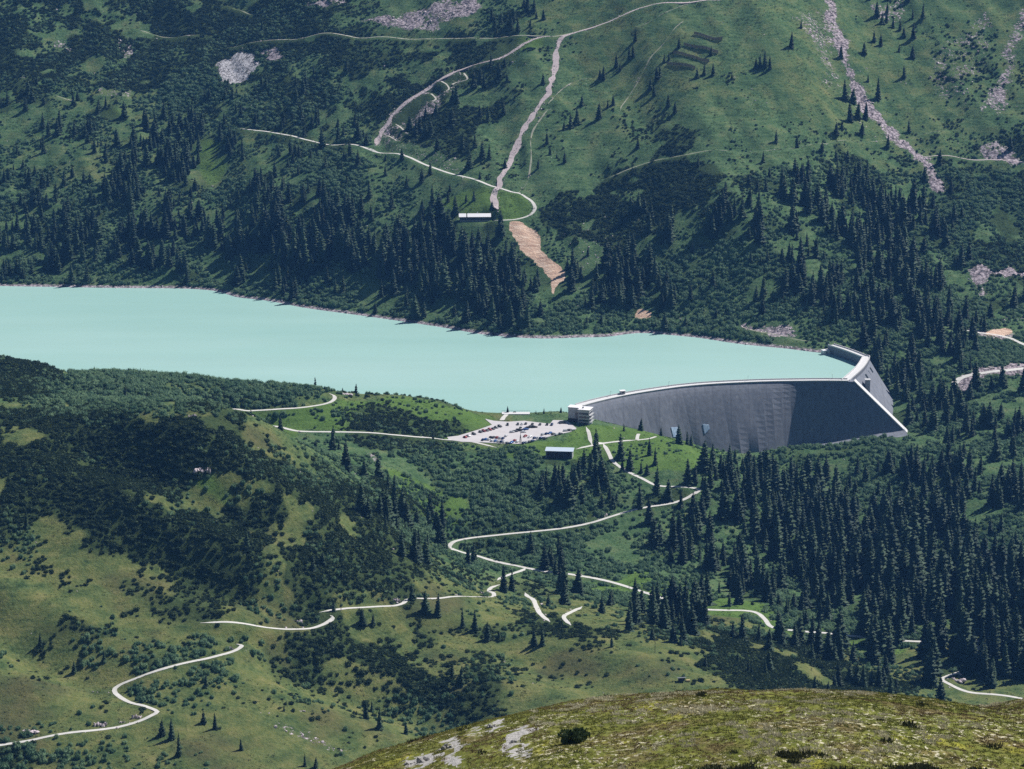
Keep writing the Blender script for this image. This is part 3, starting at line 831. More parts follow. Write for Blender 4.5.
# ------------------------------------------------------------------ the dam
def build_dam():
    root = empty('arch_dam', (float(DAM[len(DAM) // 2][0]), float(DAM[len(DAM) // 2][1]), -45.0))
    tag(root, 'curved grey concrete arch dam holding back the turquoise lake', 'dam')
    L = -Vector(root.location)
    P = DAM; n = len(P)
    T = np.gradient(P, axis=0); T /= np.linalg.norm(T, axis=1)[:, None]
    N = np.stack([T[:, 1], -T[:, 0]], 1)                      # downstream, towards the valley
    elv = math.radians(48); sh = np.array([.80, .60]) * math.cos(elv)
    zs = [CREST, CREST - .5, CREST - .6] + [5.0, 3.0] + [float(q) for q in np.arange(0.0, -76, -4.0)]
    V = []; Fc = []
    blk = np.repeat(np.arange(n), 2)[:n] * 1.0                # concrete blocks: jitter steps the shade edge put into the batter
    jit = (_hash(blk, blk * 0, 5) - .5)
    offs = np.zeros(n); OFF = []
    pxs = np.array([proj(*p, CREST)[0] for p in P])
    for q, z in enumerate(zs):
        if q >= 2:
            dz = zs[q - 1] - z if q > 2 else .2
            e = (pxs - 768 + 1.0 * (CREST - z) + jit * 14) / 42.0
            D = np.interp(pxs, [585, 640, 720, 1000], [.42, .30, .21, .15]) + jit * .012
            D = D + .30 * math.exp(-(CREST - z) / 5.0)
            D = D * (1 - sstep(0, 1, e)) - .05 * sstep(0, 1, e)
            aa = N @ sh; R = np.hypot(aa, math.sin(elv)); th = np.arcsin(np.clip(D / R, -1, 1)) - np.arctan2(aa, math.sin(elv))  # batter solved from the sun direction: lit and shaded zones are shaped in
            offs = offs + np.tan(np.clip(th, .05, .85)) * dz - (.06 if q == 2 else 0)
        OFF.append(offs.copy())
        V.append(np.column_stack([P + N * offs[:, None], np.full(n, z)]))
    OFF = np.array(OFF); lean = None
    for zq in (CREST, -75.0):
        V.append(np.column_stack([P - N * 8.0, np.full(n, zq)]))
    m = len(zs); A = np.concatenate(V)
    for r in range(m - 1):
        for i in range(n - 1): Fc.append((r * n + i, (r + 1) * n + i, (r + 1) * n + i + 1, r * n + i + 1))
    for i in range(n - 1):
        Fc.append((m * n + i, i, i + 1, m * n + i + 1)); Fc.append((m * n + i, m * n + i + 1, (m + 1) * n + i + 1, (m + 1) * n + i))
    Fc.append([r * n for r in range(m)] + [(m + 1) * n, m * n]); Fc.append([r * n + n - 1 for r in range(m)][::-1] + [m * n + n - 1, (m + 1) * n + n - 1])
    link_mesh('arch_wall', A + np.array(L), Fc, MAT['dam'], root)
    # crest roadway, parapets
    def ribbon(name, Q, Nn, a, b, z0, z1, mat):
        k = len(Q); vv = []
        for o_, z in ((a, z0), (b, z0), (b, z1), (a, z1)): vv.append(np.column_stack([Q - Nn * o_, np.full(k, z)]))
        vv = np.concatenate(vv); ff = []
        for r in range(4):
            for i in range(k - 1): ff.append((r * k + i, r * k + i + 1, ((r + 1) % 4) * k + i + 1, ((r + 1) % 4) * k + i))
        ff.append((0, k, 2 * k, 3 * k)); ff.append((k - 1, 4 * k - 1, 3 * k - 1, 2 * k - 1))
        return link_mesh(name, vv + np.array(L), ff, mat, root)
    ribbon('crest_road', P, N, .45, 7.55, CREST - .3, CREST + .06, MAT['parapet'])
    ribbon('parapet', P, N, .03, .42, CREST - .2, CREST + .85, MAT['parapet'])
    ribbon('parapet', P, N, 7.58, 7.97, CREST - .2, CREST + 1.05, MAT['parapet'])
    # thrust block at the valley end of the arch: slanting wedge
    A0 = P[-1] + N[-1] * -.1; zA = CREST
    B = np.array(pt(907, 434.5, 2334)); Bl = np.array(pt(912, 452, 2322))
    offb = float(OFF[-1][-1])
    Ab = P[-1] + N[-1] * offb
    dep = np.array([1.6, 7.0, 0])
    fr = [np.array([A0[0], A0[1], zA]), np.array([A0[0] + 4.0, A0[1] - .2, zA]), B, np.array([Bl[0], Bl[1], -75]), np.array([Ab[0], Ab[1] - .4, -75])]
    V = [p for p in fr] + [p + dep for p in fr]
    Fc = [(0, 4, 3, 2, 1), (5, 6, 7, 8, 9)] + [(i, (i + 1) % 5, (i + 1) % 5 + 5, i + 5) for i in range(5)]
    o = link_mesh('thrust_block', np.array(V) + np.array(L), Fc, MAT['dam'], root)
    # added cap along the slanting edge, pale colour for its sunlit look
    a = fr[1]; b = fr[2]; d1 = np.array([.35, 0, .25])
    V = [a + d1 + (0, -.3, 0), b + d1 + (0, -.3, 0), b + d1 + dep, a + d1 + dep]; V += [v + np.array([.7, 0, .55]) for v in V]
    link_mesh('sunlit_edge_cap', np.array(V) + np.array(L), [(0, 1, 2, 3), (7, 6, 5, 4), (0, 4, 5, 1), (1, 5, 6, 2), (2, 6, 7, 3), (3, 7, 4, 0)], MAT['parapet'], root)
    # foundation plinth
    inn = [(782, 452, 2316), (800, 449, 2318), (825, 446, 2320), (850, 441.5, 2323), (880, 435.5, 2327), (904, 431, 2331)]
    out = [(782, 456, 2304), (800, 453.5, 2304), (825, 451.5, 2306), (850, 449, 2308), (880, 445, 2312), (909, 437, 2324)]
    I = np.array([pt(*p) for p in inn]); O = np.array([pt(*p) for p in out]); k = len(I)
    Ib = I + (0, 12, 0)
    Ob = O.copy(); Ob[:, 2] -= 30; Bb = Ib.copy(); Bb[:, 2] -= 40
    V = np.concatenate([Ib, O, Ob, Bb]); V[:k, 2] += 2.2; ff = []
    for r in range(4):
        for i in range(k - 1): ff.append((r * k + i, r * k + i + 1, ((r + 1) % 4) * k + i + 1, ((r + 1) % 4) * k + i))
    ff += [(0, k, 2 * k, 3 * k), (k - 1, 4 * k - 1, 3 * k - 1, 2 * k - 1)]
    link_mesh('foundation_plinth', V + np.array(L), ff, MAT['dam'], root)
    # wing wall
    W = np.array([W_THR + (-6, -8), W_THR * .5 + W_COR * .5 + (.5, 0), W_COR, W_COR + (-1.5, 3.5), W_COR * .45 + W_END * .55 + (1.5, 0), W_END])
    W = spline(W, 4.0); k = len(W)
    T = np.gradient(W, axis=0); T /= np.linalg.norm(T, axis=1)[:, None]; NW = np.stack([T[:, 1], -T[:, 0]], 1)  # outer side
    V = []
    zb = -70.0
    for off, z in ((-3.4, CREST), (3.4, CREST), (3.4, CREST - 3), (3.4 + .66 * (CREST - 3 - zb), zb), (-3.4, zb)):
        V.append(np.column_stack([W + NW * off, np.full(k, z)]))
    V = np.concatenate(V); ff = []
    for r in range(5):
        for i in range(k - 1): ff.append((r * k + i, r * k + i + 1, ((r + 1) % 5) * k + i + 1, ((r + 1) % 5) * k + i))
    ff += [tuple(r * k for r in range(5)), tuple(r * k + k - 1 for r in range(5))[::-1]]
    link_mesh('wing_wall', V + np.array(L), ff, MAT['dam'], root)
    ribbon('wing_crest_road', W, NW, -2.9, 2.9, CREST - .3, CREST + .07, MAT['parapet'])
    ribbon('parapet', W, NW, -3.37, -2.93, CREST - .2, CREST + 1.1, MAT['parapet'])
    ribbon('parapet', W, NW, 2.93, 3.37, CREST - .2, CREST + 1.1, MAT['parapet'])
    # spillway pier and outlet openings on the sunlit wing face
    c = W_THR * .38 + W_COR * .62
    for q, (t, z) in enumerate(((.50, -1), (.66, -1), (.82, -1))):
        p = W_THR * (1 - t) + W_COR * t
        bm = bmesh.new(); box(bm, -1.1, 1.1, -2.2, 2.2, -2.6, 2.6, .2)
        o = bm_obj('spillway_opening', bm, MAT['glass'], root, loc=(p[0] + 5.9 + L[0], p[1] - 1.5 + L[1], z + L[2])); o.rotation_euler = (0, math.radians(-33), math.radians(-17))
    p = W_THR * .72 + W_COR * .28
    bm = bmesh.new(); box(bm, -2, 2, -2.5, 2.5, -14, 2.2, .15); box(bm, -2.4, 2.4, -2.9, 2.9, 2.2, 2.7)
    bm_obj('spillway_pier', bm, MAT['greywall'], root, loc=(p[0] + 9.5 + L[0], p[1] - 3 + L[1], -1 + L[2]))
    # lamps on the crest
    for i in range(6, n - 2, 9):
        bm = bmesh.new(); tube(bm, (0, 0, 0), (0, 0, 4.2), .09); tube(bm, (0, 0, 4.15), (N[i][0] * 1.0, N[i][1] * 1.0, 4.3), .07); box(bm, N[i][0] - .25, N[i][0] + .25, N[i][1] - .18, N[i][1] + .18, 4.2, 4.38)
        p = P[i] - N[i] * 7.2
        bm_obj('crest_lamp', bm, MAT['steel'], root, loc=(p[0] + L[0], p[1] + L[1], CREST + L[2]))
    # pale mineral stains where seepage runs down the face: two fans, thin sheets on the wall
    m_, nt, b = new_mat('pale_blue_seepage_film'); kk = NB(nt)
    kk.l(kk.ramp(kk.noise(1.0, kk.coord((.9, .9, .05)), 4), [(.35, (.24, .34, .50)), (.65, (.50, .62, .76))]), b.inputs['Base Color']); MAT['stain'] = m_
    def on_face(px, py):
        best = None
        for i in range(n):
            for z in np.arange(-48, 2, .6):
                off = float(np.interp(-z, [-q for q in zs], OFF[:, i]))
                x, y = P[i] + N[i] * (off + .12)
                a, c_ = proj(x, y, z); e = (a - px) ** 2 + (c_ - py) ** 2
                if best is None or e < best[0]: best = (e, (x, y, z), N[i])
        return np.array(best[1]), best[2]
    for quad in ([(668, 428), (676.5, 427.5), (677, 437), (671, 438)], [(702.5, 424), (711.5, 424), (708.5, 429), (705.5, 434)]):
        pts = [on_face(*q) for q in quad]
        V = [p[0] + np.append(p[1] * .35, 0) + L for p in pts]; V2 = [p[0] - np.append(p[1] * .6, 0) + L for p in pts]
        link_mesh('seepage_stain', np.array(V + V2), [(0, 1, 2, 3), (7, 6, 5, 4), (0, 4, 5, 1), (1, 5, 6, 2), (2, 6, 7, 3), (3, 7, 4, 0)], MAT['stain'], root)
    # kiosk standing on the crest
    i = int(np.argmin([abs(proj(*p, CREST)[0] - 626.5) for p in P])); p = P[i] - N[i] * 7.0
    k = empty('crest_kiosk', (p[0], p[1], CREST), math.atan2(T[0][1], T[0][0]) * 0 + .3)
    tag(k, 'small dark kiosk with a pale flat roof on the dam crest', 'kiosk')
    bm = bmesh.new(); box(bm, -2, 2, -1.5, 1.5, 0, 2.7, .05); bm_obj('wall', bm, MAT['greywall'], k)
    bm = bmesh.new(); box(bm, -2.5, 2.5, -2, 2, 2.7, 3.05, .05); bm_obj('roof', bm, MAT['roofwhite'], k)
    bm = bmesh.new(); box(bm, -1.2, 1.2, -1.56, -1.5, .9, 2.2); bm_obj('window', bm, MAT['glass'], k)
    # small house at the far end of the wing wall
    x, y = at_z(826, 351.5, 3.0)
    k = empty('intake_house', (x, y + 3, 1.0), .5)
    tag(k, 'small pale concrete hut by the water at the far end of the dam', 'hut')
    bm = bmesh.new(); box(bm, -3.5, 3.5, -2, 2, -2, 2.6, .08); bm_obj('wall', bm, MAT['parapet'], k)
    bm = bmesh.new(); box(bm, -3.8, 3.8, -2.3, 2.3, 2.6, 2.9, .05); bm_obj('roof', bm, MAT['roofwhite'], k)
    bm = bmesh.new(); box(bm, -.6, .6, -2.05, -2.0, -.2, 1.9); bm_obj('door', bm, MAT['steel'], k)
build_dam()

# ------------------------------------------------------------------ buildings
def part_box(name, parent, mat, *boxes, bev=.05):
    bm = bmesh.new()
    for b_ in boxes: box(bm, *b_, bev)
    return bm_obj(name, bm, mat, parent)

def control_building():
    x, y = at_z(578, 424.5, 8.6)
    r = empty('control_building', (x, y + 3, 8.6), math.radians(-17))
    r.scale = (.93, .93, .78)
    tag(r, 'white four-storey control building with dark window bands at the dam end', 'building')
    a = part_box('tower_wall', r, MAT['whitewall'], (-9.2, -.05, 2.2, 10, 4.2, 15.2)); part_box('base_wall', r, MAT['darkwood'], (-9.4, -.1, 2.5, 9.8, -2, 4.15))
    part_box('roof', r, MAT['roofwhite'], (-9.7, .3, 1.7, 10.4, 15.25, 15.7)); part_box('parapet_band', r, MAT['greywall'], (-9.25, -1.5, 2.12, 2.18, 11.8, 12.2))
    o = part_box('office_wall', r, MAT['whitewall'], (0, 9.6, 0, 11, -2.5, 14.2)); part_box('office_roof', r, MAT['roofwhite'], (-.4, 10.2, -.5, 11.4, 14.25, 14.7))
    for z in (2.6, 6.0, 9.6):
        w = part_box('window_band', r, MAT['glass'], (.5, 9.1, -.07, .03, z, z + 1.75), bev=.0)
        part_box('sill', w, MAT['whitewall'], (.3, 9.3, -.22, -.08, z - .22, z - .04), bev=.0)
        w = part_box('balcony', r, MAT['whitewall'], (9.65, 11.2, .4, 10.4, z - 1.0, z - .7), (11.0, 11.2, .4, 10.4, z - .69, z + .3), bev=.0)
        part_box('side_window', r, MAT['glass'], (9.62, 9.68, 1, 10, z + .35, z + 1.9), bev=0)
    part_box('entrance', r, MAT['darkwood'], (1.0, 8.6, -.09, .02, -2.4, 1.4), bev=0)
    part_box('tower_window', r, MAT['glass'], (-3.1, -.5, 2.1, 2.25, 4.6, 10.6), bev=0)
    bm = bmesh.new(); tube(bm, (3, 5, 14.6), (3, 5, 18.2), .12); tube(bm, (2.2, 5, 17.3), (3.8, 5, 17.3), .07); box(bm, 2.4, 3.6, 4.4, 5.6, 14.7, 16.0)
    bm_obj('roof_mast', bm, MAT['steel'], r)
control_building()

def shed():
    r = empty('garage_shed', (SHED_X, SHED_Y, SHED_Z), math.radians(-6))
    tag(r, 'long open-fronted shed with a pale blue roof below the car park', 'shed')
    part_box('wall', r, MAT['whitewall'], (-10, 10, 8.6, 9, -1, 5.6), (-10, -9.6, .05, 8.59, -1, 5.3), bev=0)
    part_box('side_wall', r, MAT['whitewall'], (9.2, 10.1, -.1, 8.59, -1, 5.6), bev=0)
    for xx in (-3.4, 3.2): part_box('post', r, MAT['steel'], (xx - .15, xx + .15, .1, .4, -1, 4.8), bev=0)
    part_box('opening_shade', r, MAT['darkwood'], (-9.6, 9.2, .9, 1.0, -1, 4.7), bev=0)  # dark panel standing in for the shade inside the open front
    V = [(-10.6, -.7, 5.5), (10.8, -.7, 5.5), (10.8, 9.4, 5.9), (-10.6, 9.4, 5.9)]; V += [(a, b, c + .35) for a, b, c in V]
    link_mesh('roof', V, [(3, 2, 1, 0), (4, 5, 6, 7), (0, 1, 5, 4), (1, 2, 6, 5), (2, 3, 7, 6), (3, 0, 4, 7)], MAT['roofblue'], r)
shed()

def hut():
    r = empty('mountain_hut', (HUT_X, HUT_Y, HUT_Z), math.radians(2))
    tag(r, 'long dark timber mountain hut with a pale metal roof on the far slope', 'mountain hut')
    part_box('wall', r, MAT['darkwood'], (-14.5, 14.5, .5, 8.5, 1.0, 4.6)); part_box('base_wall', r, MAT['greywall'], (-14.4, 14.4, .6, 8.4, -4, .98))
    def roof(x0, x1):
        V = []
        for xx in (x0, x1): V += [(xx, -.6, 4.5), (xx, 4.5, 7.0), (xx, 9.6, 4.5), (xx, 9.6, 4.2), (xx, 4.5, 6.6), (xx, -.6, 4.2)]
        link_mesh('roof', V, [(0, 6, 7, 1), (1, 7, 8, 2), (2, 8, 9, 3), (3, 9, 10, 4), (4, 10, 11, 5), (5, 11, 6, 0), (0, 1, 2, 3, 4, 5), (11, 10, 9, 8, 7, 6)], MAT['roofwhite'], r)
    roof(-15.2, -8.2); roof(-7.2, 15.2)
    for xx in range(-12, 14, 4): part_box('window', r, MAT['glass'], (xx - .6, xx + .6, .42, .52, 2.2, 3.5), bev=0)
    part_box('door', r, MAT['rust'], (9.1, 10.3, .4, .52, 1.05, 3.2), bev=0)
    part_box('chimney', r, MAT['greywall'], (2, 3, 5, 6, 5.5, 8.0))
hut()

# lookout terrace by the shore, poles, small shelter, fences
def terrace():
    x, y = at_z(512, 414, 9.5)
    r = empty('lookout_terrace', (x, y, 9.0))
    tag(r, 'pale lookout terrace with a low railing at the lake shore behind the car park', 'terrace')
    part_box('deck', r, MAT['parapet'], (-8, 14, 0, 7, -3, .5)); 
    bm = bmesh.new()
    for xx in range(-8, 15, 2): tube(bm, (xx, 6.8, .5), (xx, 6.8, 1.6), .05)
    tube(bm, (-8, 6.8, 1.6), (14, 6.8, 1.6), .06); tube(bm, (-8, 6.8, 1.1), (14, 6.8, 1.1), .04)
    bm_obj('railing', bm, MAT['steel'], r)
    part_box('bench', r, MAT['darkwood'], (1, 3.2, 4, 4.5, .9, 1.0), (1, 3.2, 4.5, 4.6, 1.0, 1.4), (1.1, 1.25, 4, 4.5, .5, .9), (2.95, 3.1, 4, 4.5, .5, .9), bev=0)
terrace()

def pole(px, py, yr, h, label, kind):
    x, y = cast(px, py, *yr); z = float(ground(x, y))
    if in_poly(np.array([x]), np.array([y]), PARK)[0]: z = 9.2
    r = empty(kind, (x, y, z - .3))
    tag(r, label, 'mast' if 'mast' in kind else 'pole')
    bm = bmesh.new(); tube(bm, (0, 0, 0), (0, 0, h), .2, 8, .12); bm_obj('pole', bm, MAT['rust'], r)
    if 'mast' in kind:
        bm = bmesh.new()
        for s in (-1, 1): tube(bm, (s * 1.1, 0, 0), (s * .1, 0, 7.0), .14)
        for q in range(1, 6): tube(bm, (-1.1 + q * .17, 0, q * 1.2), (1.1 - q * .17, 0, q * 1.2), .09)
        bm_obj('lattice', bm, MAT['rust'], r)
        bm = bmesh.new(); box(bm, -1.1, 1.1, -.5, .5, h - 1.5, h - .4, .1); bm_obj('lamp_head', bm, MAT['steel'], r)
    else:
        bm = bmesh.new(); box(bm, -1.1, 1.1, -.08, .08, h - 1.0, h - .8); tube(bm, (-.9, 0, h - .8), (-.9, 0, h - .5), .07); tube(bm, (.9, 0, h - .8), (.9, 0, h - .5), .07); bm_obj('crossarm', bm, MAT['rust'], r)
pole(520.5, 444, (2000, 2300), 14, 'slim lattice mast standing at the front edge of the car park', 'lattice_mast')
pole(655, 652, (1500, 1800), 9, 'wooden pole standing alone on the grass below the scrub strip', 'utility_pole')
pole(341, 609, (1500, 1900), 8, 'wooden pole standing beside the near road at its dip', 'utility_pole')
pole(356, 389, (2100, 2300), 3.5, 'short dark post on the grassy knoll above the lake', 'marker_post')
pole(629, 592, (1700, 2000), 9, 'wooden pole standing beside the long lower road', 'utility_pole')

def shelter():
    x, y = cast(682, 682, 1500, 1800); z = float(ground(x, y))
    r = empty('field_shelter', (x, y, z), .2)
    tag(r, 'tiny wooden field shelter on the grass slope above the scrub strip', 'shelter')
    part_box('wall', r, MAT['darkwood'], (-2, 2, 1.4, 1.6, -1, 2.2), (-2, -1.8, 0, 1.39, -1, 2.2), bev=0)
    part_box('post', r, MAT['darkwood'], (1.8, 2, 0, .2, -1, 2.4), bev=0)
    V = [(-2.6, -.6, 2.6), (2.6, -.6, 2.6), (2.6, 2.2, 2.1), (-2.6, 2.2, 2.1)]; V += [(a, b, c + .15) for a, b, c in V]
    link_mesh('roof', V, [(3, 2, 1, 0), (4, 5, 6, 7), (0, 1, 5, 4), (1, 2, 6, 5), (2, 3, 7, 6), (3, 0, 4, 7)], MAT['steel'], r)
    part_box('hay_bale', r, MAT['pinksign'], (2.6, 5.0, .2, 1.4, -.4, .9), bev=.2)
shelter()

def avalanche_fences():
    names = ['topmost', 'second from the top', 'third from the top', 'lowest']
    for q, (p0, p1) in enumerate((((694, 36.5), (722, 37.5)), ((684, 48.5), (718, 49.5)), ((673, 58.5), (709, 60)), ((667, 69.5), (695, 71)))):
        n = 9; W = [cast(p0[0] + (p1[0] - p0[0]) * i / n, p0[1] + (p1[1] - p0[1]) * i / n, *FARR) for i in range(n + 1)]
        W = [(a, b, float(ground(a, b))) for a, b in W]
        r = empty('avalanche_fence', W[0])
        tag(r, 'dark snow fence across the far meadow, %s of the four rows' % names[q], 'fence', 'snow fences in rows on the far meadow')
        O = np.array(W[0])
        for w in W:
            bm = bmesh.new(); tube(bm, (0, 0, -.5), (0, -1.0, 3.2), .14); tube(bm, (0, 2.2, -.2), (0, -.7, 2.4), .1)
            bm_obj('post', bm, MAT['rust'], r, loc=tuple(np.array(w) - O))
        bm = bmesh.new()
        for i in range(n):
            a = np.array(W[i]) - O; b = np.array(W[i + 1]) - O
            for h in np.arange(.3, 3.3, .4): tube(bm, a + (0, -.05 - h * .3, h), b + (0, -.05 - h * .3, h), .17, 4)
        bm_obj('crossbar_panel', bm, MAT['rust'], r)
avalanche_fences()

# ------------------------------------------------------------------ cars in the car park
def car_meshes(kind):
    prof = {'hatchback': [(-2.0, .35), (-2.05, .8), (-1.75, 1.0), (-1.35, 1.45), (.35, 1.48), (1.0, .98), (1.85, .82), (2.02, .55), (1.98, .32)],
            'estate': [(-2.3, .35), (-2.35, .9), (-2.15, 1.05), (-1.9, 1.46), (.4, 1.48), (1.1, .98), (2.1, .82), (2.28, .55), (2.22, .32)],
            'van': [(-2.5, .38), (-2.52, 1.1), (-2.42, 1.9), (-2.2, 1.98), (1.0, 1.96), (1.7, 1.2), (2.35, 1.0), (2.5, .6), (2.45, .35)]}[kind]
    hw = .88 if kind != 'van' else .98
    V = []; n = len(prof)
    for s, ins in ((-1, 0), (1, 0)):
        for x, z in prof: V.append((x, s * (hw - (.16 if z > 1.1 else 0)), z))
    Fc = [tuple(range(n))[::-1], tuple(range(n, 2 * n))] + [(i, (i + 1) % n, (i + 1) % n + n, i + n) for i in range(n)]
    me = bpy.data.meshes.new('body'); me.from_pydata(V, [], Fc); me.update()
    bm = bmesh.new(); bm.from_mesh(me); bmesh.ops.bevel(bm, geom=bm.edges[:], offset=.06, segments=1, affect='EDGES'); bmesh.ops.recalc_face_normals(bm, faces=bm.faces); bm.to_mesh(me); bm.free()
    zt = prof[4][1] - .08; x0 = prof[3][0]; x1 = prof[4][0]
    bm = bmesh.new(); box(bm, x0 - .05, x1 + .1, -hw + .10, hw - .10, 1.0 if kind != 'van' else 1.25, zt, .02)
    # raked screen
    vs = [bm.verts.new(p) for p in ((x1 + .05, -hw + .2, zt + .02), (x1 + .05, hw - .2, zt + .02), (prof[5][0] + .04, hw - .14, prof[5][1] + .05), (prof[5][0] + .04, -hw + .14, prof[5][1] + .05))]
    bm.faces.new(vs); g = bpy.data.meshes.new('window'); bm.to_mesh(g); bm.free(); g.materials.append(MAT['glass'])
    bm = bmesh.new(); q = Matrix.Rotation(math.pi / 2, 4, 'X'); bmesh.ops.create_cone(bm, cap_ends=True, segments=12, radius1=.32, radius2=.32, depth=.2, matrix=q)
    w = bpy.data.meshes.new('wheel'); bm.to_mesh(w); bm.free(); w.materials.append(MAT['tyre'])
    bm = bmesh.new(); box(bm, -.03, .03, -.2, .2, -.08, .08, .02); hl = bpy.data.meshes.new('headlight'); bm.to_mesh(hl); bm.free(); hl.materials.append(MAT['headlamp'])
    return me, g, w, hl, hw, prof
CARM = {k: car_meshes(k) for k in ('hatchback', 'estate', 'van')}
CARB = {}
def add_car(kind, colour, x, y, rz, label, group):
    me, g, w, hl, hw, prof = CARM[kind]
    key = (kind, colour)
    if key not in CARB:
        b = me.copy(); b.materials.append(MAT['car_' + colour]); CARB[key] = b
    r = empty('parked_car' if kind != 'van' else 'parked_van', (x, y, 9.24), rz); tag(r, label, 'car' if kind != 'van' else 'van', group)
    for nm, m, loc in [('body', CARB[key], (0, 0, 0)), ('window', g, (0, 0, 0))] + [('wheel', w, (sx * (1.3 if kind != 'van' else 1.6), sy * (hw - .06), .32)) for sx in (-1, 1) for sy in (-1, 1)] + [('headlight', hl, (prof[-2][0] - .02, sy * .62, .68)) for sy in (-1, 1)]:
        o = bpy.data.objects.new(nm, m); COL.objects.link(o); o.parent = r; o.location = loc
ORD = ['first', 'second', 'third', 'fourth', 'fifth', 'sixth', 'seventh', 'eighth', 'ninth', 'tenth', 'eleventh', 'twelfth', 'thirteenth']
CAR_ROWS = [  # row name, heading, [(zoom x, zoom y, kind, colour)] measured in the photograph
    ('the row along the entrance side', -55, [(240, 285, 'hatchback', 'dark red'), (262, 276, 'hatchback', 'silver'), (300, 263, 'estate', 'black'), (345, 249, 'hatchback', 'dark grey'), (368, 243, 'estate', 'dark red'), (390, 239, 'hatchback', 'dark grey'), (410, 233, 'estate', 'dark red'), (430, 228, 'hatchback', 'black'), (452, 219, 'hatchback', 'dark grey'), (477, 211, 'estate', 'black')]),
    ('the row along the lake side', 85, [(530, 200, 'estate', 'black'), (600, 197, 'hatchback', 'dark grey'), (628, 196, 'hatchback', 'white'), (655, 193, 'hatchback', 'dark grey'), (700, 197, 'estate', 'black'), (752, 198, 'hatchback', 'dark grey'), (800, 199, 'hatchback', 'black'), (832, 200, 'estate', 'dark blue')]),
    ('the middle cluster', 20, [(583, 246, 'estate', 'dark grey'), (608, 240, 'van', 'black'), (632, 238, 'estate', 'dark blue'), (560, 250, 'hatchback', 'silver'), (640, 249, 'hatchback', 'white'), (655, 232, 'estate', 'blue'), (662, 222, 'hatchback', 'black'), (688, 218, 'van', 'dark grey'), (716, 217, 'estate', 'black')]),
    ('the back line of the front block', 70, [(415, 287, 'hatchback', 'black'), (435, 287, 'estate', 'dark grey'), (458, 288, 'hatchback', 'dark red'), (478, 291, 'estate', 'silver'), (498, 294, 'hatchback', 'dark blue'), (520, 276, 'hatchback', 'white')]),
    ('the front line of the front block', 70, [(362, 303, 'estate', 'dark blue'), (382, 300, 'hatchback', 'blue'), (402, 301, 'hatchback', 'silver'), (424, 309, 'estate', 'white'), (446, 312, 'hatchback', 'blue'), (468, 314, 'hatchback', 'silver'), (490, 316, 'estate', 'dark blue'), (508, 318, 'hatchback', 'white')]),
    ('the line by the lattice mast', 60, [(530, 326, 'hatchback', 'dark grey'), (556, 323, 'estate', 'blue'), (580, 309, 'hatchback', 'dark red'), (598, 316, 'hatchback', 'white'), (640, 325, 'estate', 'dark blue'), (660, 320, 'hatchback', 'silver'), (680, 317, 'hatchback', 'dark grey'), (700, 312, 'estate', 'dark blue')]),
    ('the lower line near the shed side', 55, [(650, 279, 'hatchback', 'dark red'), (682, 284, 'estate', 'white'), (716, 291, 'hatchback', 'dark blue'), (738, 292, 'hatchback', 'silver'), (762, 291, 'estate', 'dark blue'), (788, 293, 'hatchback', 'dark grey')]),
    ('the upper line near the shed side', 55, [(772, 266, 'estate', 'silver'), (798, 262, 'hatchback', 'dark blue'), (820, 258, 'hatchback', 'blue'), (842, 264, 'estate', 'dark grey'), (864, 268, 'hatchback', 'silver'), (890, 262, 'hatchback', 'dark grey')]),
    ('the group below the control building', 30, [(926, 241, 'hatchback', 'silver'), (946, 239, 'estate', 'dark grey'), (972, 238, 'hatchback', 'white'), (905, 188, 'van', 'dark grey')]),
]
for rn, hd, cars in CAR_ROWS:
    cnt = {}
    for c in cars: cnt[c[3]] = cnt.get(c[3], 0) + 1
    seen = {}
    for q, (zx, zy, kind, colour) in enumerate(cars):
        x, y = at_z(430 + zx / 6.83, 395.8 + zy / 6.83, 9.3)
        seen[colour] = seen.get(colour, 0) + 1
        if cnt[colour] == 1: lab = 'the only %s %s parked in %s' % (colour, kind, rn)
        else: lab = '%s %s, %s car from the left in %s' % (colour, kind, ORD[q], rn)
        add_car(kind, colour, x, y, math.radians(hd + random.uniform(-5, 5) + (180 if random.random() < .3 else 0)), lab, 'cars in the gravel car park')

# ------------------------------------------------------------------ the near heath hill
CRX = [(-400, 1010), (0, 872), (200, 813), (340, 770), (370, 755.5), (420, 739), (480, 722), (540, 708.5), (600, 698.5), (650, 694.5), (700, 691.5), (780, 690.5), (860, 692.5), (920, 699.5), (955, 706), (980, 708), (1000, 704), (1024, 698.5), (1100, 690), (1300, 700), (1600, 740)]
_cx = np.array([a for a, b in CRX], float); _cy = np.array([b for a, b in CRX], float)
def hill0(x, y):
    px = 512 + F * x / (300 * CT + 109 * ST)
    pc = np.zeros_like(px)
    for o_ in (-12, -6, 0, 6, 12): pc = pc + np.interp(px + o_, _cx, _cy) / 5
    b = (384.5 - pc) / F
    tn = (ST - b * CT) / (CT + b * ST)
    yc = 298 + (fbm(x, 0 * x, 25, 21, 2) - .5) * 14
    dy = yc - y
    k = np.where(dy > 0, .0021, .0021)
    return CAMZ - tn * y - k * dy * dy
def hillz(x, y):
    z = hill0(x, y)
    z = z + (fbm(x, y, 7, 31, 4) - .5) * .65 + (fbm(x, y, 1.6, 33, 3) - .5) * .34
    # eroded hollow near the lower edge
    e = np.exp(-((y - 243 - 2 * np.sin(x * .25)) / 1.6) ** 2) * sstep(14, 22, x) * (1 - sstep(40, 48, x))
    return z - e * .08
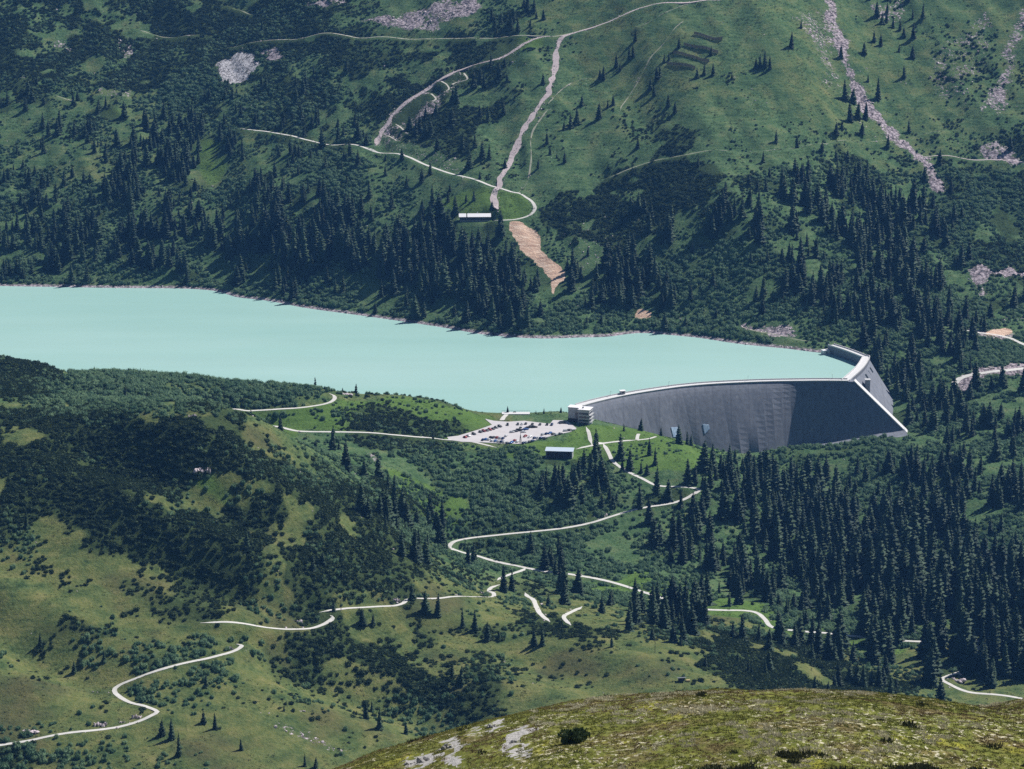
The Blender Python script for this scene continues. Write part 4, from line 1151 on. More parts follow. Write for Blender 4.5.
def cast_hill(px, py):
    ys = np.arange(215, 320, .15)
    a = (px - 512.0) / F; b = (384.5 - py) / F; ry = CT + b * ST; rz = -ST + b * CT; t = ys / ry
    e = CAMZ + rz * t - hillz(a * t, ys)
    h = np.nonzero(e < 0)[0]; k = h[0] if len(h) else int(np.argmin(e))
    return float(a * t[k]), float(ys[k])

HROCK = [(.74, [(416, 757), (430, 750), (436, 760), (425, 769), (410, 769)]), (.7, [(440, 742), (456, 736), (462, 750), (470, 769), (450, 769)]), (.7, [(486, 724), (503, 718), (506, 728), (492, 732)]),
         (.8, [(505, 735), (520, 728), (530, 724), (528, 733), (518, 744), (520, 760), (512, 762), (508, 748)]), (.7, [(400, 764), (416, 752), (414, 769), (395, 769)]), (.5, [(470, 728), (484, 726), (480, 740), (466, 744)])]
def build_hill():
    gx = np.concatenate([np.arange(-170, -62, 4.), np.arange(-62, 74, .36), np.arange(74, 190, 4.)])
    gy = np.concatenate([np.arange(120, 224, 4.), np.arange(224, 312, .36), np.arange(312, 560, 4.)])
    X, Y = np.meshgrid(gx, gy); Z = hillz(X, Y); ny, nx = X.shape
    V = np.stack([X, Y, Z], -1).reshape(-1, 3).astype(np.float32)
    i = np.arange(ny * nx).reshape(ny, nx); Q = np.stack([i[:-1, :-1], i[:-1, 1:], i[1:, 1:], i[1:, :-1]], -1).reshape(-1, 4)
    me = bpy.data.meshes.new('near_hill'); me.vertices.add(len(V)); me.vertices.foreach_set('co', V.ravel())
    me.loops.add(Q.size); me.loops.foreach_set('vertex_index', Q.ravel().astype(np.int32)); me.polygons.add(len(Q)); me.polygons.foreach_set('loop_start', np.arange(0, Q.size, 4, dtype=np.int32))
    me.polygons.foreach_set('use_smooth', np.ones(len(Q), bool)); me.update(calc_edges=True)
    rock = np.zeros(len(V)); x = V[:, 0].astype(float); y = V[:, 1].astype(float)
    wb = (fbm(x, y, 2.5, 51, 3) - .5) * 4; wb2 = (fbm(x, y, 2.5, 52, 3) - .5) * 8
    for w, P in HROCK:
        Pw = np.array([cast_hill(*p) for p in P]); rock[in_poly(x + wb, y + wb2, Pw)] = w
    c1 = me.attributes.new('cover', 'FLOAT_COLOR', 'POINT'); c1.data.foreach_set('color', np.stack([rock, 0 * rock, 0 * rock, 1 + 0 * rock], -1).astype(np.float32).ravel())
    m, nt, b = new_mat('heath_turf'); k = NB(nt)
    n1 = k.noise(.16, k.coord((1, .6, 1)), 5, .65); n2 = k.noise(.9, k.coord((1, .7, 1)), 5, .7); n3 = k.noise(4.0, None, 4, .7)
    green = k.ramp(n2, [(.3, (.058, .072, .015)), (.5, (.122, .134, .028)), (.66, (.185, .185, .047)), (.8, (.29, .27, .11))])
    heath = k.ramp(n2, [(.3, (.058, .046, .022)), (.5, (.130, .100, .046)), (.65, (.19, .145, .07)), (.8, (.30, .24, .13))])
    yel = k.ramp(n2, [(.3, (.16, .165, .022)), (.7, (.34, .32, .05))])
    c = k.mix(k.ramp(n1, [(.50, 0.), (.62, .82)]), green, heath)
    c = k.mix(k.ramp(k.noise(.23, k.coord((1, .5, 1)), 4), [(.60, 0.), (.68, .8)]), c, yel)
    pale = k.math('MULTIPLY', k.ramp(k.noise(2.2, k.coord((.8, .6, 1)), 3, .6), [(.57, 0.), (.61, .9)]), k.ramp(k.noise(.09, None, 3), [(.42, 0.), (.54, 1.)]))
    c = k.mix(pale, c, (.50, .46, .34))
    at = k.attr('cover'); sp = k.n('ShaderNodeSeparateColor'); k.l(at.outputs['Color'], sp.inputs[0])
    rf = k.ramp(k.math('ADD', sp.outputs[0], k.math('MULTIPLY', k.math('SUBTRACT', n2, .5), 1.3)), [(.52, 0.), (.58, 1.)])
    rc = k.ramp(n3, [(.3, (.16, .15, .14)), (.5, (.36, .345, .33)), (.7, (.50, .48, .46))])
    c = k.mix(k.math('MULTIPLY', rf, k.ramp(sp.outputs[0], [(.05, 0.), (.2, 1.)])), c, rc)
    k.l(c, b.inputs['Base Color']); b.inputs['Roughness'].default_value = .95; b.inputs['Specular IOR Level'].default_value = .05
    k.bump(k.math('ADD', n2, k.math('MULTIPLY', n3, .5)), .8, .22, b)
    me.materials.append(m)
    o = bpy.data.objects.new('near_hill', me); COL.objects.link(o); structure(o)
build_hill()

# ------------------------------------------------------------------ plant and stone shapes
def spruce_shape(seed, slim=.16):
    """unit-height spruce: (trunk verts, faces), (crown verts, faces)"""
    r = random.Random(seed); V = []; Fc = []
    whorls = 17
    lop = [r.uniform(.75, 1.2) for _ in range(8)]
    for w in range(whorls):
        t = (w + r.uniform(-.25, .25)) / (whorls - .3); z = .07 + .90 * t
        R = slim * (1.0 - t) ** .78 * r.uniform(.82, 1.12) + .012
        if w == 0: R *= .8
        nb = 8 if w < 9 else 6
        a0 = r.uniform(0, 6.28)
        for b_ in range(nb):
            a = a0 + b_ * 6.283 / nb + r.uniform(-.25, .25); Rb = R * r.uniform(.72, 1.12) * lop[int((a % 6.283) / 6.283 * 8) % 8]
            ca, sa = math.cos(a), math.sin(a); hwid = Rb * .36 + .006; dr = Rb * r.uniform(.25, .6) + .008
            m = .58; i = len(V)
            V += [(0, 0, z + .02), (ca * Rb * m - sa * hwid, sa * Rb * m + ca * hwid, z - dr * .62), (ca * Rb, sa * Rb, z - dr * .75 + .01), (ca * Rb * m + sa * hwid, sa * Rb * m - ca * hwid, z - dr * .62), (ca * Rb * .62, sa * Rb * .62, z - dr - .028)]
            Fc += [(i, i + 1, i + 2, i + 3), (i, i + 4, i + 2)]
    i = len(V); V += [(0, 0, 1.0), (.012, 0, .93), (-.006, .010, .93), (-.006, -.010, .93)]; Fc += [(i, i + 1, i + 2), (i, i + 2, i + 3), (i, i + 3, i + 1)]
    # inner mass
    i = len(V); n = 7
    V += [(slim * .42 * math.cos(q * 6.283 / n) * r.uniform(.7, 1.1), slim * .42 * math.sin(q * 6.283 / n) * r.uniform(.7, 1.1), .075) for q in range(n)] + [(0, 0, .9)]
    Fc += [(i + q, i + (q + 1) % n, i + n) for q in range(n)]
    T = []; n = 6
    for z, rr in ((-.04, .020), (.10, .016), (.5, .009), (.9, .002)):
        T += [(rr * math.cos(q * 6.283 / n), rr * math.sin(q * 6.283 / n), z) for q in range(n)]
    TF = [(l * n + q, l * n + (q + 1) % n, (l + 1) * n + (q + 1) % n, (l + 1) * n + q) for l in range(3) for q in range(n)]
    return (T, TF), (V, Fc)

def shrub_shape(seed, lobes, leaves, leaf, spiky, flat=.55):
    """unit-width bush: leaf faces over several lobes, twigs inside"""
    r = random.Random(seed); V = []; Fc = []
    L = []
    for q in range(lobes):
        a = r.uniform(0, 6.283); d = .36 * math.sqrt(r.random()) if q else 0
        s = r.uniform(.17, .27)
        L.append((d * math.cos(a), d * math.sin(a), s * r.uniform(.55, .95) * flat * 2.0, s))
    for cx, cy, cz, s in L:
        for _ in range(leaves):
            u = r.uniform(-.35, 1); a = r.uniform(0, 6.283); h = math.sqrt(max(0, 1 - u * u)); k = r.uniform(.72, 1.1)
            p = Vector((cx + s * h * math.cos(a) * k, cy + s * h * math.sin(a) * k, max(.02, cz + s * u * k * (flat + .35))))
            nrm = Vector((h * math.cos(a), h * math.sin(a), u + .35)).normalized()
            if spiky:
                up = (nrm + Vector((r.uniform(-.5, .5), r.uniform(-.5, .5), r.uniform(.5, 1.1)))).normalized()
                sd = up.cross(Vector((r.uniform(-1, 1), r.uniform(-1, 1), .1))).normalized(); l = leaf * r.uniform(.8, 1.7); i = len(V)
                V += [p - sd * l * .42, p + sd * l * .42, p + up * l + sd * l * .1]; Fc.append((i, i + 1, i + 2))
            else:
                nn = (nrm + Vector((r.uniform(-.7, .7), r.uniform(-.7, .7), r.uniform(-.3, .7)))).normalized()
                sd = nn.cross(Vector((r.uniform(-1, 1), r.uniform(-1, 1), r.uniform(-1, 1)))).normalized(); ot = nn.cross(sd); l = leaf * r.uniform(.6, 1.25); i = len(V)
                V += [p - sd * l, p - ot * l * .7, p + sd * l, p + ot * l * .7]; Fc.append((i, i + 1, i + 2, i + 3))
        # inner mass of the lobe
        i = len(V); n = 6
        V += [(cx + s * .72 * math.cos(q * 1.047), cy + s * .72 * math.sin(q * 1.047), 0.0) for q in range(n)]
        V += [(cx + s * .62 * math.cos(q * 1.047 + .5), cy + s * .62 * math.sin(q * 1.047 + .5), cz + s * .25 * flat) for q in range(n)] + [(cx, cy, cz + s * .75 * (flat + .2))]
        Fc += [(i + q, i + (q + 1) % n, i + n + (q + 1) % n, i + n + q) for q in range(n)] + [(i + n + q, i + n + (q + 1) % n, i + 2 * n) for q in range(n)]
    T = []; TF = []
    for q in range(5):
        a = q * 1.257 + r.uniform(-.3, .3); i = len(T); tip = (.3 * math.cos(a), .3 * math.sin(a), .26 * flat * 2)
        for e, rr in (((0.02 * math.cos(a), .02 * math.sin(a), -.05), .018), (tip, .006)):
            T += [(e[0] + rr * math.cos(g), e[1] + rr * math.sin(g), e[2]) for g in (0, 2.09, 4.19)]
        TF += [(i, i + 1, i + 4, i + 3), (i + 1, i + 2, i + 5, i + 4), (i + 2, i, i + 3, i + 5)]
    return (T, TF), (V, Fc)

def stone_shape(seed):
    r = random.Random(seed); bm = bmesh.new(); bmesh.ops.create_icosphere(bm, subdivisions=2, radius=.5)
    cuts = [(Vector((r.uniform(-1, 1), r.uniform(-1, 1), r.uniform(-.3, 1))).normalized(), r.uniform(.20, .40)) for _ in range(12)]
    for v in bm.verts:
        for n_, d in cuts:
            e = v.co.dot(n_) - d
            if e > 0: v.co -= n_ * e
        v.co *= r.uniform(.94, 1.06)
        v.co.z *= .75
    me = bpy.data.meshes.new('stone'); bm.to_mesh(me); bm.free(); me.materials.append(MAT['rock']); return me

def tuft_shape(seed, blades, h, spread):
    r = random.Random(seed); V = []; Fc = []
    for _ in range(blades):
        a = r.uniform(0, 6.283); d = spread * math.sqrt(r.random()); b = r.uniform(0, 6.283); hh = h * r.uniform(.5, 1.1); w = .10 * r.uniform(.6, 1.3)
        x, y = d * math.cos(a), d * math.sin(a); lx, ly = math.cos(a) * .25 * hh + r.uniform(-.1, .1), math.sin(a) * .25 * hh + r.uniform(-.1, .1); i = len(V)
        V += [(x - w * math.cos(b), y - w * math.sin(b), -.03), (x + w * math.cos(b), y + w * math.sin(b), -.03), (x + lx, y + ly, hh)]; Fc.append((i, i + 1, i + 2))
    return V, Fc

def mesh_of(name, V, Fc, mat):
    me = bpy.data.meshes.new(name); me.from_pydata([tuple(v) for v in V], [], [tuple(f) for f in Fc]); me.update(); me.materials.append(mat); return me

def joined(name, A, B, ma, mb):
    V = list(A[0]) + list(B[0]); k = len(A[0]); Fc = list(A[1]) + [tuple(i + k for i in f) for f in B[1]]
    me = mesh_of(name, V, Fc, ma); me.materials.append(mb)
    idx = np.zeros(len(Fc), np.int32); idx[len(A[1]):] = 1; me.polygons.foreach_set('material_index', idx); return me

SPRUCES = [spruce_shape(s, sl) for s, sl in ((1, .20), (2, .22), (3, .185), (4, .24), (5, .205), (6, .27))]
MUGOS = [shrub_shape(20 + s, 10 + s % 3, 26, .075, True, .42) for s in range(5)]
ALDERS = [shrub_shape(40 + s, 9 + s % 3, 24, .052, False, .62) for s in range(5)]
STONES = [stone_shape(60 + s) for s in range(6)]
def proto(nm, meshes):
    c = bpy.data.collections.new(nm)
    for i, me in enumerate(meshes):
        o = bpy.data.objects.new('%s_%02d' % (nm, i), me); c.objects.link(o)
    return c
PC_S = proto('spruce_kind', [joined('spruce', a, b, MAT['bark'], MAT['spruce']) for a, b in SPRUCES])
PC_M = proto('mountain_pine_kind', [joined('mountain_pine', a, b, MAT['stem'], MAT['mugo']) for a, b in MUGOS])
PC_A = proto('alder_kind', [joined('alder', a, b, MAT['stem'], MAT['alder']) for a, b in ALDERS])
PC_R = proto('stone_kind', STONES)

def scatter(name, coll, P, S, R, var, label=None):
    """many plants or stones as one object"""
    n = len(P)
    me = bpy.data.meshes.new(name); me.vertices.add(n); me.vertices.foreach_set('co', np.asarray(P, np.float32).ravel())
    for nm, tp, arr in (('size', 'FLOAT_VECTOR', S), ('turn', 'FLOAT_VECTOR', R)):
        a = me.attributes.new(nm, tp, 'POINT'); a.data.foreach_set('vector', np.asarray(arr, np.float32).ravel())
    a = me.attributes.new('variant', 'INT', 'POINT'); a.data.foreach_set('value', np.asarray(var, np.int32))
    o = bpy.data.objects.new(name, me); COL.objects.link(o)
    g = bpy.data.node_groups.new(name, 'GeometryNodeTree')
    g.interface.new_socket('Geometry', in_out='INPUT', socket_type='NodeSocketGeometry'); g.interface.new_socket('Geometry', in_out='OUTPUT', socket_type='NodeSocketGeometry')
    N = g.nodes; gi = N.new('NodeGroupInput'); go = N.new('NodeGroupOutput'); ip = N.new('GeometryNodeInstanceOnPoints')
    ci = N.new('GeometryNodeCollectionInfo'); ci.inputs['Collection'].default_value = coll; ci.inputs['Separate Children'].default_value = True; ci.inputs['Reset Children'].default_value = True
    ip.inputs['Pick Instance'].default_value = True
    def na(nm, tp):
        x = N.new('GeometryNodeInputNamedAttribute'); x.data_type = tp; x.inputs['Name'].default_value = nm; return x.outputs['Attribute']
    e2r = N.new('FunctionNodeEulerToRotation')
    g.links.new(na('turn', 'FLOAT_VECTOR'), e2r.inputs[0]); g.links.new(e2r.outputs[0], ip.inputs['Rotation'])
    g.links.new(na('size', 'FLOAT_VECTOR'), ip.inputs['Scale']); g.links.new(na('variant', 'INT'), ip.inputs['Instance Index'])
    g.links.new(gi.outputs[0], ip.inputs['Points']); g.links.new(ci.outputs[0], ip.inputs['Instance']); g.links.new(ip.outputs[0], go.inputs[0])
    md = o.modifiers.new('plants', 'NODES'); md.node_group = g
    o['kind'] = 'stuff'
    if label: o['label'] = label
    return o

# ------------------------------------------------------------------ where plants grow
def candidates(n, x0, x1, y0, y1, seed):
    r = np.random.default_rng(seed); return r.uniform(x0, x1, n), r.uniform(y0, y1, n), r
def road_gap(x, y): return _bil(ROADMASK, x, y)
DIRT_W = [poly_world(P, FARR) for P in DIRT]
PLOTS = [np.array([(SHED_X - 13, SHED_Y - 7), (SHED_X + 13, SHED_Y - 7), (SHED_X + 13, SHED_Y + 13), (SHED_X - 13, SHED_Y + 13)]),
         np.array([(HUT_X - 18, HUT_Y - 10), (HUT_X + 18, HUT_Y - 10), (HUT_X + 18, HUT_Y + 12), (HUT_X - 18, HUT_Y + 12)]),
         np.array([(38, 2198), (66, 2198), (70, 2222), (36, 2222)])]
DAMZONE = np.concatenate([DAM + (0, 12), (DAM - (0, 34))[::-1]])
WZ = np.array([W_THR + (-30, -32), W_THR + (40, -40), W_COR + (36, -20), W_COR + (9, 10), W_END + (8, 8), W_END + (-30, -6)])
def allowed(x, y, z, gap):
    ok = ~in_poly(x, y, LAKE_AREA)
    ok &= ~((z < 1.2) & (y > 2200) & (x < 40)) & ~((z < .8) & (y > 2480) & (x < 270))
    ok &= road_gap(x, y) > gap
    ok &= ~in_poly(x, y, PARK)
    for P in DIRT_W: ok &= ~in_poly(x, y, P)
    if gap > 1:
        for P in CLEAR: ok &= ~in_poly(x + 3 * np.sin(y * .3), y, P)
    ok &= ~((z < 2.2) & (y > 2480) & (x < 300))
    for P in PLOTS: ok &= ~in_poly(x, y, P)
    if gap > 3: ok &= ~((x > 170) & (x < 345) & (y > 2262) & (y < 2340))
    ok &= ~in_poly(x, y, DAMZONE) & ~in_poly(x, y, WZ)
    return ok
_sh = [at_z(p[0], p[1], 0.0) for p in FAR_SHORE]
LAKE_AREA = np.array([(-1100, 2770)] + [(a, b + 2) for a, b in _sh] + [tuple(W_END), tuple(W_COR), tuple(W_THR)] + [tuple(p) for p in DAM[::-1]] + [(45, 2266), (-30, 2264), (-560, 2262), (-1100, 2240)])

# openings one can look through: roads, car park, dam, earth slope and meadows stay clear of taller plants in front of them
SIGHT = np.zeros((769, 1024))
def _mark_poly(P, d, grow=0):
    yy, xx = np.mgrid[0:769, 0:1024]; m = in_poly(xx + .5, yy + .5, np.array(P, float)); SIGHT[m] = np.maximum(SIGHT[m], d)
for P_, z_ in zip(ROADW, ROADZ):
    zc = np.interp(np.arange(len(P_)), np.arange(len(z_)), z_); a_, b_ = proj(P_[:, 0], P_[:, 1], zc + .3)
    for dx in (-1, 0, 1):
        for dy in (-1, 0, 1):
            i_ = (a_ + dx).astype(int); j_ = (b_ + dy).astype(int); k_ = (i_ >= 0) & (i_ < 1024) & (j_ >= 0) & (j_ < 769)
            np.maximum.at(SIGHT, (j_[k_], i_[k_]), P_[k_, 1])
_mark_poly(PARK_PX, 2185); _mark_poly([(545, 444), (576, 444), (576, 460), (545, 460)], 2120); _mark_poly([(566, 402), (592, 402), (592, 427), (566, 427)], 2200); _mark_poly([(457, 209), (493, 209), (493, 222), (457, 222)], 2730)
_mark_poly([(590, 405), (590, 421), (625, 427), (665, 436), (700, 439), (745, 443), (795, 448), (800, 453), (850, 448.5), (880, 444), (909, 436), (888, 395), (868, 356), (832, 343), (815, 352), (848, 380), (700, 384)], 2300)
for P_ in DIRT: _mark_poly(P_, 2700)
def blocks_view(x, y, z, w, h, frac):
    px, py = proj(x, y, z); sc = F / np.hypot(y, CAMZ - z); n = np.zeros(len(x))
    for a in (-.4, 0, .4):
        for b in (0., .25, .5, .75, .95):
            wid = w * (1 - b * .8); i = np.clip((px + a * wid * sc).astype(int), 0, 1023); j = np.clip((py - b * h * sc).astype(int), 0, 768)
            n += (SIGHT[j, i] > y + 4) & (px > -10) & (px < 1034)
    return n > frac
CLEAR = [poly_world(P, FARR) for P in (
    [(378, 140), (386, 120), (402, 102), (440, 80), (466, 68), (466, 79), (452, 96), (424, 116), (408, 126), (404, 140), (430, 150), (455, 163), (482, 179), (440, 170), (400, 156), (384, 149)],
    [(430, 203), (470, 196), (500, 192), (528, 196), (532, 208), (512, 218), (492, 222), (456, 212)],
    [(100, 112), (112, 107), (126, 112), (122, 120), (104, 120)], [(196, 140), (210, 132), (228, 150), (228, 172), (212, 182), (198, 168)], [(0, 108), (20, 108), (34, 120), (20, 140), (0, 146)],
    [(500, 42), (545, 40), (546, 48), (515, 56), (505, 62), (480, 64)], [(134, 130), (150, 128), (146, 140), (132, 140)], [(690, 170), (720, 165), (735, 172), (720, 180)], [(80, 168), (96, 166), (100, 176), (84, 178)],
    [(690, 258), (698, 254), (696, 268), (686, 268)], [(800, 225), (815, 222), (818, 236), (804, 240)], [(866, 250), (880, 246), (880, 258), (868, 262)], [(995, 205), (1015, 215), (1024, 240), (1005, 245), (990, 225)], [(985, 300), (1000, 296), (1002, 318), (988, 322)])]

def sample(layer, n, dens, gap, seed, power=1.0, patch=0.0, pscale=30, size=1.0, sight=False):
    x, y, r = candidates(n, -760, 760, 1330, 3420, seed)
    half = 200 + y * .2
    k = np.abs(x) < half; x, y = x[k], y[k]
    z = ground(x, y); px, py = proj(x, y, z)
    d = cell(COV[layer], px, py) / 9.0
    vis = visible(x, y, z, 3.0)
    hid = {'S': .30, 'M': .10, 'A': .55}[layer]
    hv = np.where((y > 1690) & (y < 2250) & (x > -40), hid, np.where(y < 1900, {'S': .03, 'M': .25, 'A': .12}[layer], .15))
    d = np.where(vis & (px > -40) & (px < 1064), d, np.where(vis, d * .8, hv))
    d = np.where(py > 769 + 15, d * .7, d)
    if patch > 0:
        nz = fbm(x, y, pscale, seed + 5, 3); lo, hi = .30, .70
        q = np.clip((nz - lo) / (hi - lo), 0, 1)
        d = np.where(d > .02, (1 - patch) * d + patch * sstep(-.07, .07, d - (1 - q)) * np.clip(d * 1.5, .35, 1), 0)
    d = d ** power
    d = np.where(d < .38, d * 2.2 * sstep(.47, .60, fbm(x, y, 34, seed + 70, 3)), d)
    if layer == 'S': d = d * np.where(y > 2400, 1.05, .85)
    k = r.random(len(x)) < d * dens
    k &= allowed(x, y, z, gap)
    rk = _bil(ROCKFIELD, x, y)
    k &= r.random(len(x)) > np.clip(rk * 1.8 - .3, 0, .98)
    x, y, z = x[k], y[k], z[k]
    return x, y, z, vis[k], r

def thin(x, y, rad):
    """drop points closer than rad to an earlier one"""
    grid = {}; keep = np.zeros(len(x), bool)
    for i in range(len(x)):
        c = (int(x[i] // rad), int(y[i] // rad)); ok = True
        for a in (-1, 0, 1):
            for b in (-1, 0, 1):
                for j in grid.get((c[0] + a, c[1] + b), ()):
                    if (x[i] - x[j]) ** 2 + (y[i] - y[j]) ** 2 < rad * rad: ok = False; break
                if not ok: break
            if not ok: break
        if ok: grid.setdefault(c, []).append(i); keep[i] = True
    return keep

# single spruces one can make out in the photograph: (x, y of the foot, height) in pixels
LONE = [(507.5, 412.8, 7), (544, 413.8, 6), (561, 412.8, 6), (536, 414, 4), (551, 414, 4), (635.5, 41, 10), (616, 67, 13), (620, 71, 9), (629, 59, 13), (633, 57, 12), (679, 48, 11), (657, 80, 13), (660, 77, 12), (650, 90, 12), (654, 96, 10), (664, 62, 9), (669, 60, 8), (603, 80, 14), (600, 79, 10), (582, 106, 11),
        (571, 128, 16), (577, 124, 16), (564, 130, 9), (599, 119, 16), (608, 108, 9), (613, 105, 11), (668, 107, 13), (675, 113, 12), (547, 144, 13), (538, 168, 10), (638, 148, 10), (704, 75, 12), (697, 78, 10), (713, 75, 12), (711, 55, 9),
        (732, 79, 8), (760, 68, 14), (765, 67, 15), (770, 69, 13), (756, 68, 10), (543, 84, 11), (763, 162, 11), (791, 48, 16), (801, 28, 8), (841, 58, 14), (877, 17, 16), (893, 28, 11), (887, 14, 12), (923, 18, 15), (913, 18, 10), (900, 30, 11), (904, 37, 10),
        (913, 38, 15), (874, 42, 11), (881, 46, 12), (864, 54, 12), (899, 52, 8), (912, 58, 12), (904, 78, 13), (868, 82, 8), (878, 100, 22), (845, 100, 20), (853, 103, 15), (850, 122, 22), (858, 118, 16), (866, 120, 18), (862, 134, 13), (836, 135, 13),
        (842, 130, 10), (776, 142, 12), (797, 148, 12), (909, 132, 12), (888, 148, 14), (939, 165, 16), (1010, 150, 14), (822, 152, 12), (504, 114, 13), (470, 168, 18), (410, 130, 15), (416, 136, 17), (420, 131, 15), (425, 138, 15), (431, 136, 18), (437, 150, 15),
        (462, 150, 18), (475, 147, 14), (482, 158, 17), (488, 120, 15), (480, 117, 13), (430, 174, 13), (402, 160, 12), (422, 182, 14), (407, 188, 13), (450, 192, 8), (505, 168, 10), (474, 88, 18), (480, 83, 16), (484, 88, 13), (491, 67, 14), (505, 66, 8),
        (456, 104, 20), (453, 101, 13), (422, 212, 13), (448, 202, 11), (466, 202, 9), (474, 200, 11), (492, 210, 9), (355, 127, 13),
        (640.5, 431, 13), (624, 431, 8), (661, 436, 9), (679, 444, 20), (687, 445, 14), (691, 446, 12), (629, 470, 22), (622, 471, 13), (641, 473, 12), (655, 465, 18), (647, 474, 11), (688, 484, 26), (695, 482, 18), (640, 508, 26), (669, 500, 22), (672, 545, 36), (655, 548, 30),
        (693, 518, 26), (681, 509, 20), (702, 522, 28), (559, 557, 25), (531, 553, 22), (584, 470, 22), (590, 476, 24), (578, 480, 22), (572, 486, 22), (596, 482, 22), (603, 480, 20), (546, 488, 22), (520, 486, 20), (607, 490, 18),
        (425, 613, 23), (437, 616, 24), (412, 600, 17), (463, 627, 20), (475, 631, 22), (334, 611, 11), (362, 625, 17), (373, 625, 12), (487, 640, 18), (366, 719, 20), (380, 729, 23), (406, 734, 13), (452, 677, 17), (461, 685, 20), (372, 711, 11), (305, 766, 13), (316, 768, 12),
        (284, 711, 7), (74, 673, 13), (104, 661, 12), (40, 645, 12), (206, 687, 15), (162, 736, 17), (172, 739, 22), (179, 756, 24), (215, 729, 17), (204, 723, 13), (241, 750, 12), (26, 527, 18), (247, 546, 15), (742, 640, 26), (733, 637, 16), (759, 642, 20), (705, 666, 11),
        (504, 592, 28), (512, 590, 20), (499, 640, 10), (364, 478, 20), (388, 488, 18), (433, 441, 10), (602, 613, 18)]
sx, sy, sz, sv, r = sample('S', 160000, .30, 3.2, 11, 1.2, .80, 27)
kk_ = thin(sx, sy, 3.6); sx, sy, sz, sv = sx[kk_], sy[kk_], sz[kk_], sv[kk_]
# spruce heights: taller in the dense woods and lower down
px, py = proj(sx, sy, sz)
dn = cell(COV['S'], px, py) / 9
sh_ = (14.5 + 13.5 * dn) * r.uniform(.42, 1.28, len(sx)) * (1 + .22 * sstep(820, 900, px) * sstep(500, 560, py)) * np.where(sy > 2820, .82, 1.0)
sh_ = np.where((sy < 1800) & (sx > 60), sh_ * .85, sh_)
lx, ly, lh = [], [], []
for a, b, h in LONE:
    x, y = cast(a, b, 1300 if b > 400 else 2400, 3600, GZ); z = float(ground(x, y)); dist = math.hypot(y, z - CAMZ, x)
    lx.append(x); ly.append(y); lh.append(h * dist / F / math.cos(PITCH) * 1.04)
lx, ly, lh = map(np.array, (lx, ly, lh)); lz = ground(lx, ly)
nb_ = ~blocks_view(sx, sy, sz, sh_ * .36, sh_, 1.5); sx, sy, sz, sv, sh_ = sx[nb_], sy[nb_], sz[nb_], sv[nb_], sh_[nb_]
# keep the scattered ones off the single ones
d2 = ((sx[:, None] - lx[None]) ** 2 + (sy[:, None] - ly[None]) ** 2).min(1); kk_ = d2 > 5 ** 2
TX = np.concatenate([lx, sx[kk_]]); TY = np.concatenate([ly, sy[kk_]]); TZ = np.concatenate([lz, sz[kk_]]); TH = np.concatenate([lh, sh_[kk_]]); TV = np.concatenate([np.ones(len(lx), bool), sv[kk_]])
TLONE = np.concatenate([np.ones(len(lx), bool), np.zeros(kk_.sum(), bool)])
TPX, TPY = proj(TX, TY, TZ); TS = TH / np.hypot(TY, CAMZ - TZ)
inview = TV & (TPX > 2) & (TPX < 1022) & (TPY < 765) & (TPY - TS * F > 3)
# the near hill hides what is behind its crest
inview &= ~((TPX > 335) & (TPY - TS * F * .5 > np.interp(TPX, _cx, _cy)))
order = np.argsort(np.where(inview, -(TS + np.where(TLONE & (TY < 2400), .0035, 0)), 1))
IND = order[:300]; REST = np.setdiff1d(np.arange(len(TX)), IND)
TVAR = r.integers(0, 6, len(TX)); TW = r.uniform(.78, 1.32, len(TX)); TR = r.uniform(0, 6.28, len(TX))
def tilt(n, r): return np.column_stack([r.normal(0, .025, n), r.normal(0, .025, n)])
TT = tilt(len(TX), r)
S3 = np.column_stack([TH * TW, TH * TW, TH])
scatter('spruce_forest', PC_S, np.column_stack([TX, TY, TZ - .2])[REST], S3[REST], np.column_stack([TT, TR])[REST], TVAR[REST], 'dark spruce woods on the far lake slope and in the valley')

SP_T = [mesh_of('trunk', *a, MAT['bark']) for a, b in SPRUCES]; SP_C = [mesh_of('crown', *b, MAT['spruce']) for a, b in SPRUCES]
def make_tree(name, loc, S, rot, tm, cm):
    e = empty(name, loc); e.scale = S; e.rotation_euler = rot
    for nm, me in (('trunk', tm), ('crown', cm)):
        o = bpy.data.objects.new(nm, me); COL.objects.link(o); o.parent = e
    return e

def zone_of(px, py, x, y, lone):
    if y > 2400: return ('on the far slope beyond the lake', 'spruces on the far slope')
    if py < 452 and px > 595 and px < 700: return ('on the green knoll in front of the dam', 'spruces on the knoll below the dam')
    if y > 2240: return ('among the trees at the foot of the dam', 'spruces at the foot of the dam')
    if px < 330: return ('on the grassy slope around the winding road', 'spruces on the near grassy slope')
    if px < 500 and y < 1860: return ('in the near scrub below the road', 'spruces in the near slope scrub')
    if px < 640 and y > 1980: return ('on the bushy slope below the shed', 'spruces below the shed')
    if px < 520: return ('along the dark ridge above the road hairpin', 'spruces by the road hairpin')
    if y > 1990 and px < 760: return ('on the bushy slope between the lower roads', 'spruces between the lower roads')
    if y < 1890 and px < 930: return ('in the tree strip before the lower road', 'spruces in the strip before the lower road')
    if px > 900: return ('in the wood beside the valley road bend', 'spruces at the valley mouth')
    return ('in the dense valley wood behind the lower road', 'spruces in the valley wood')

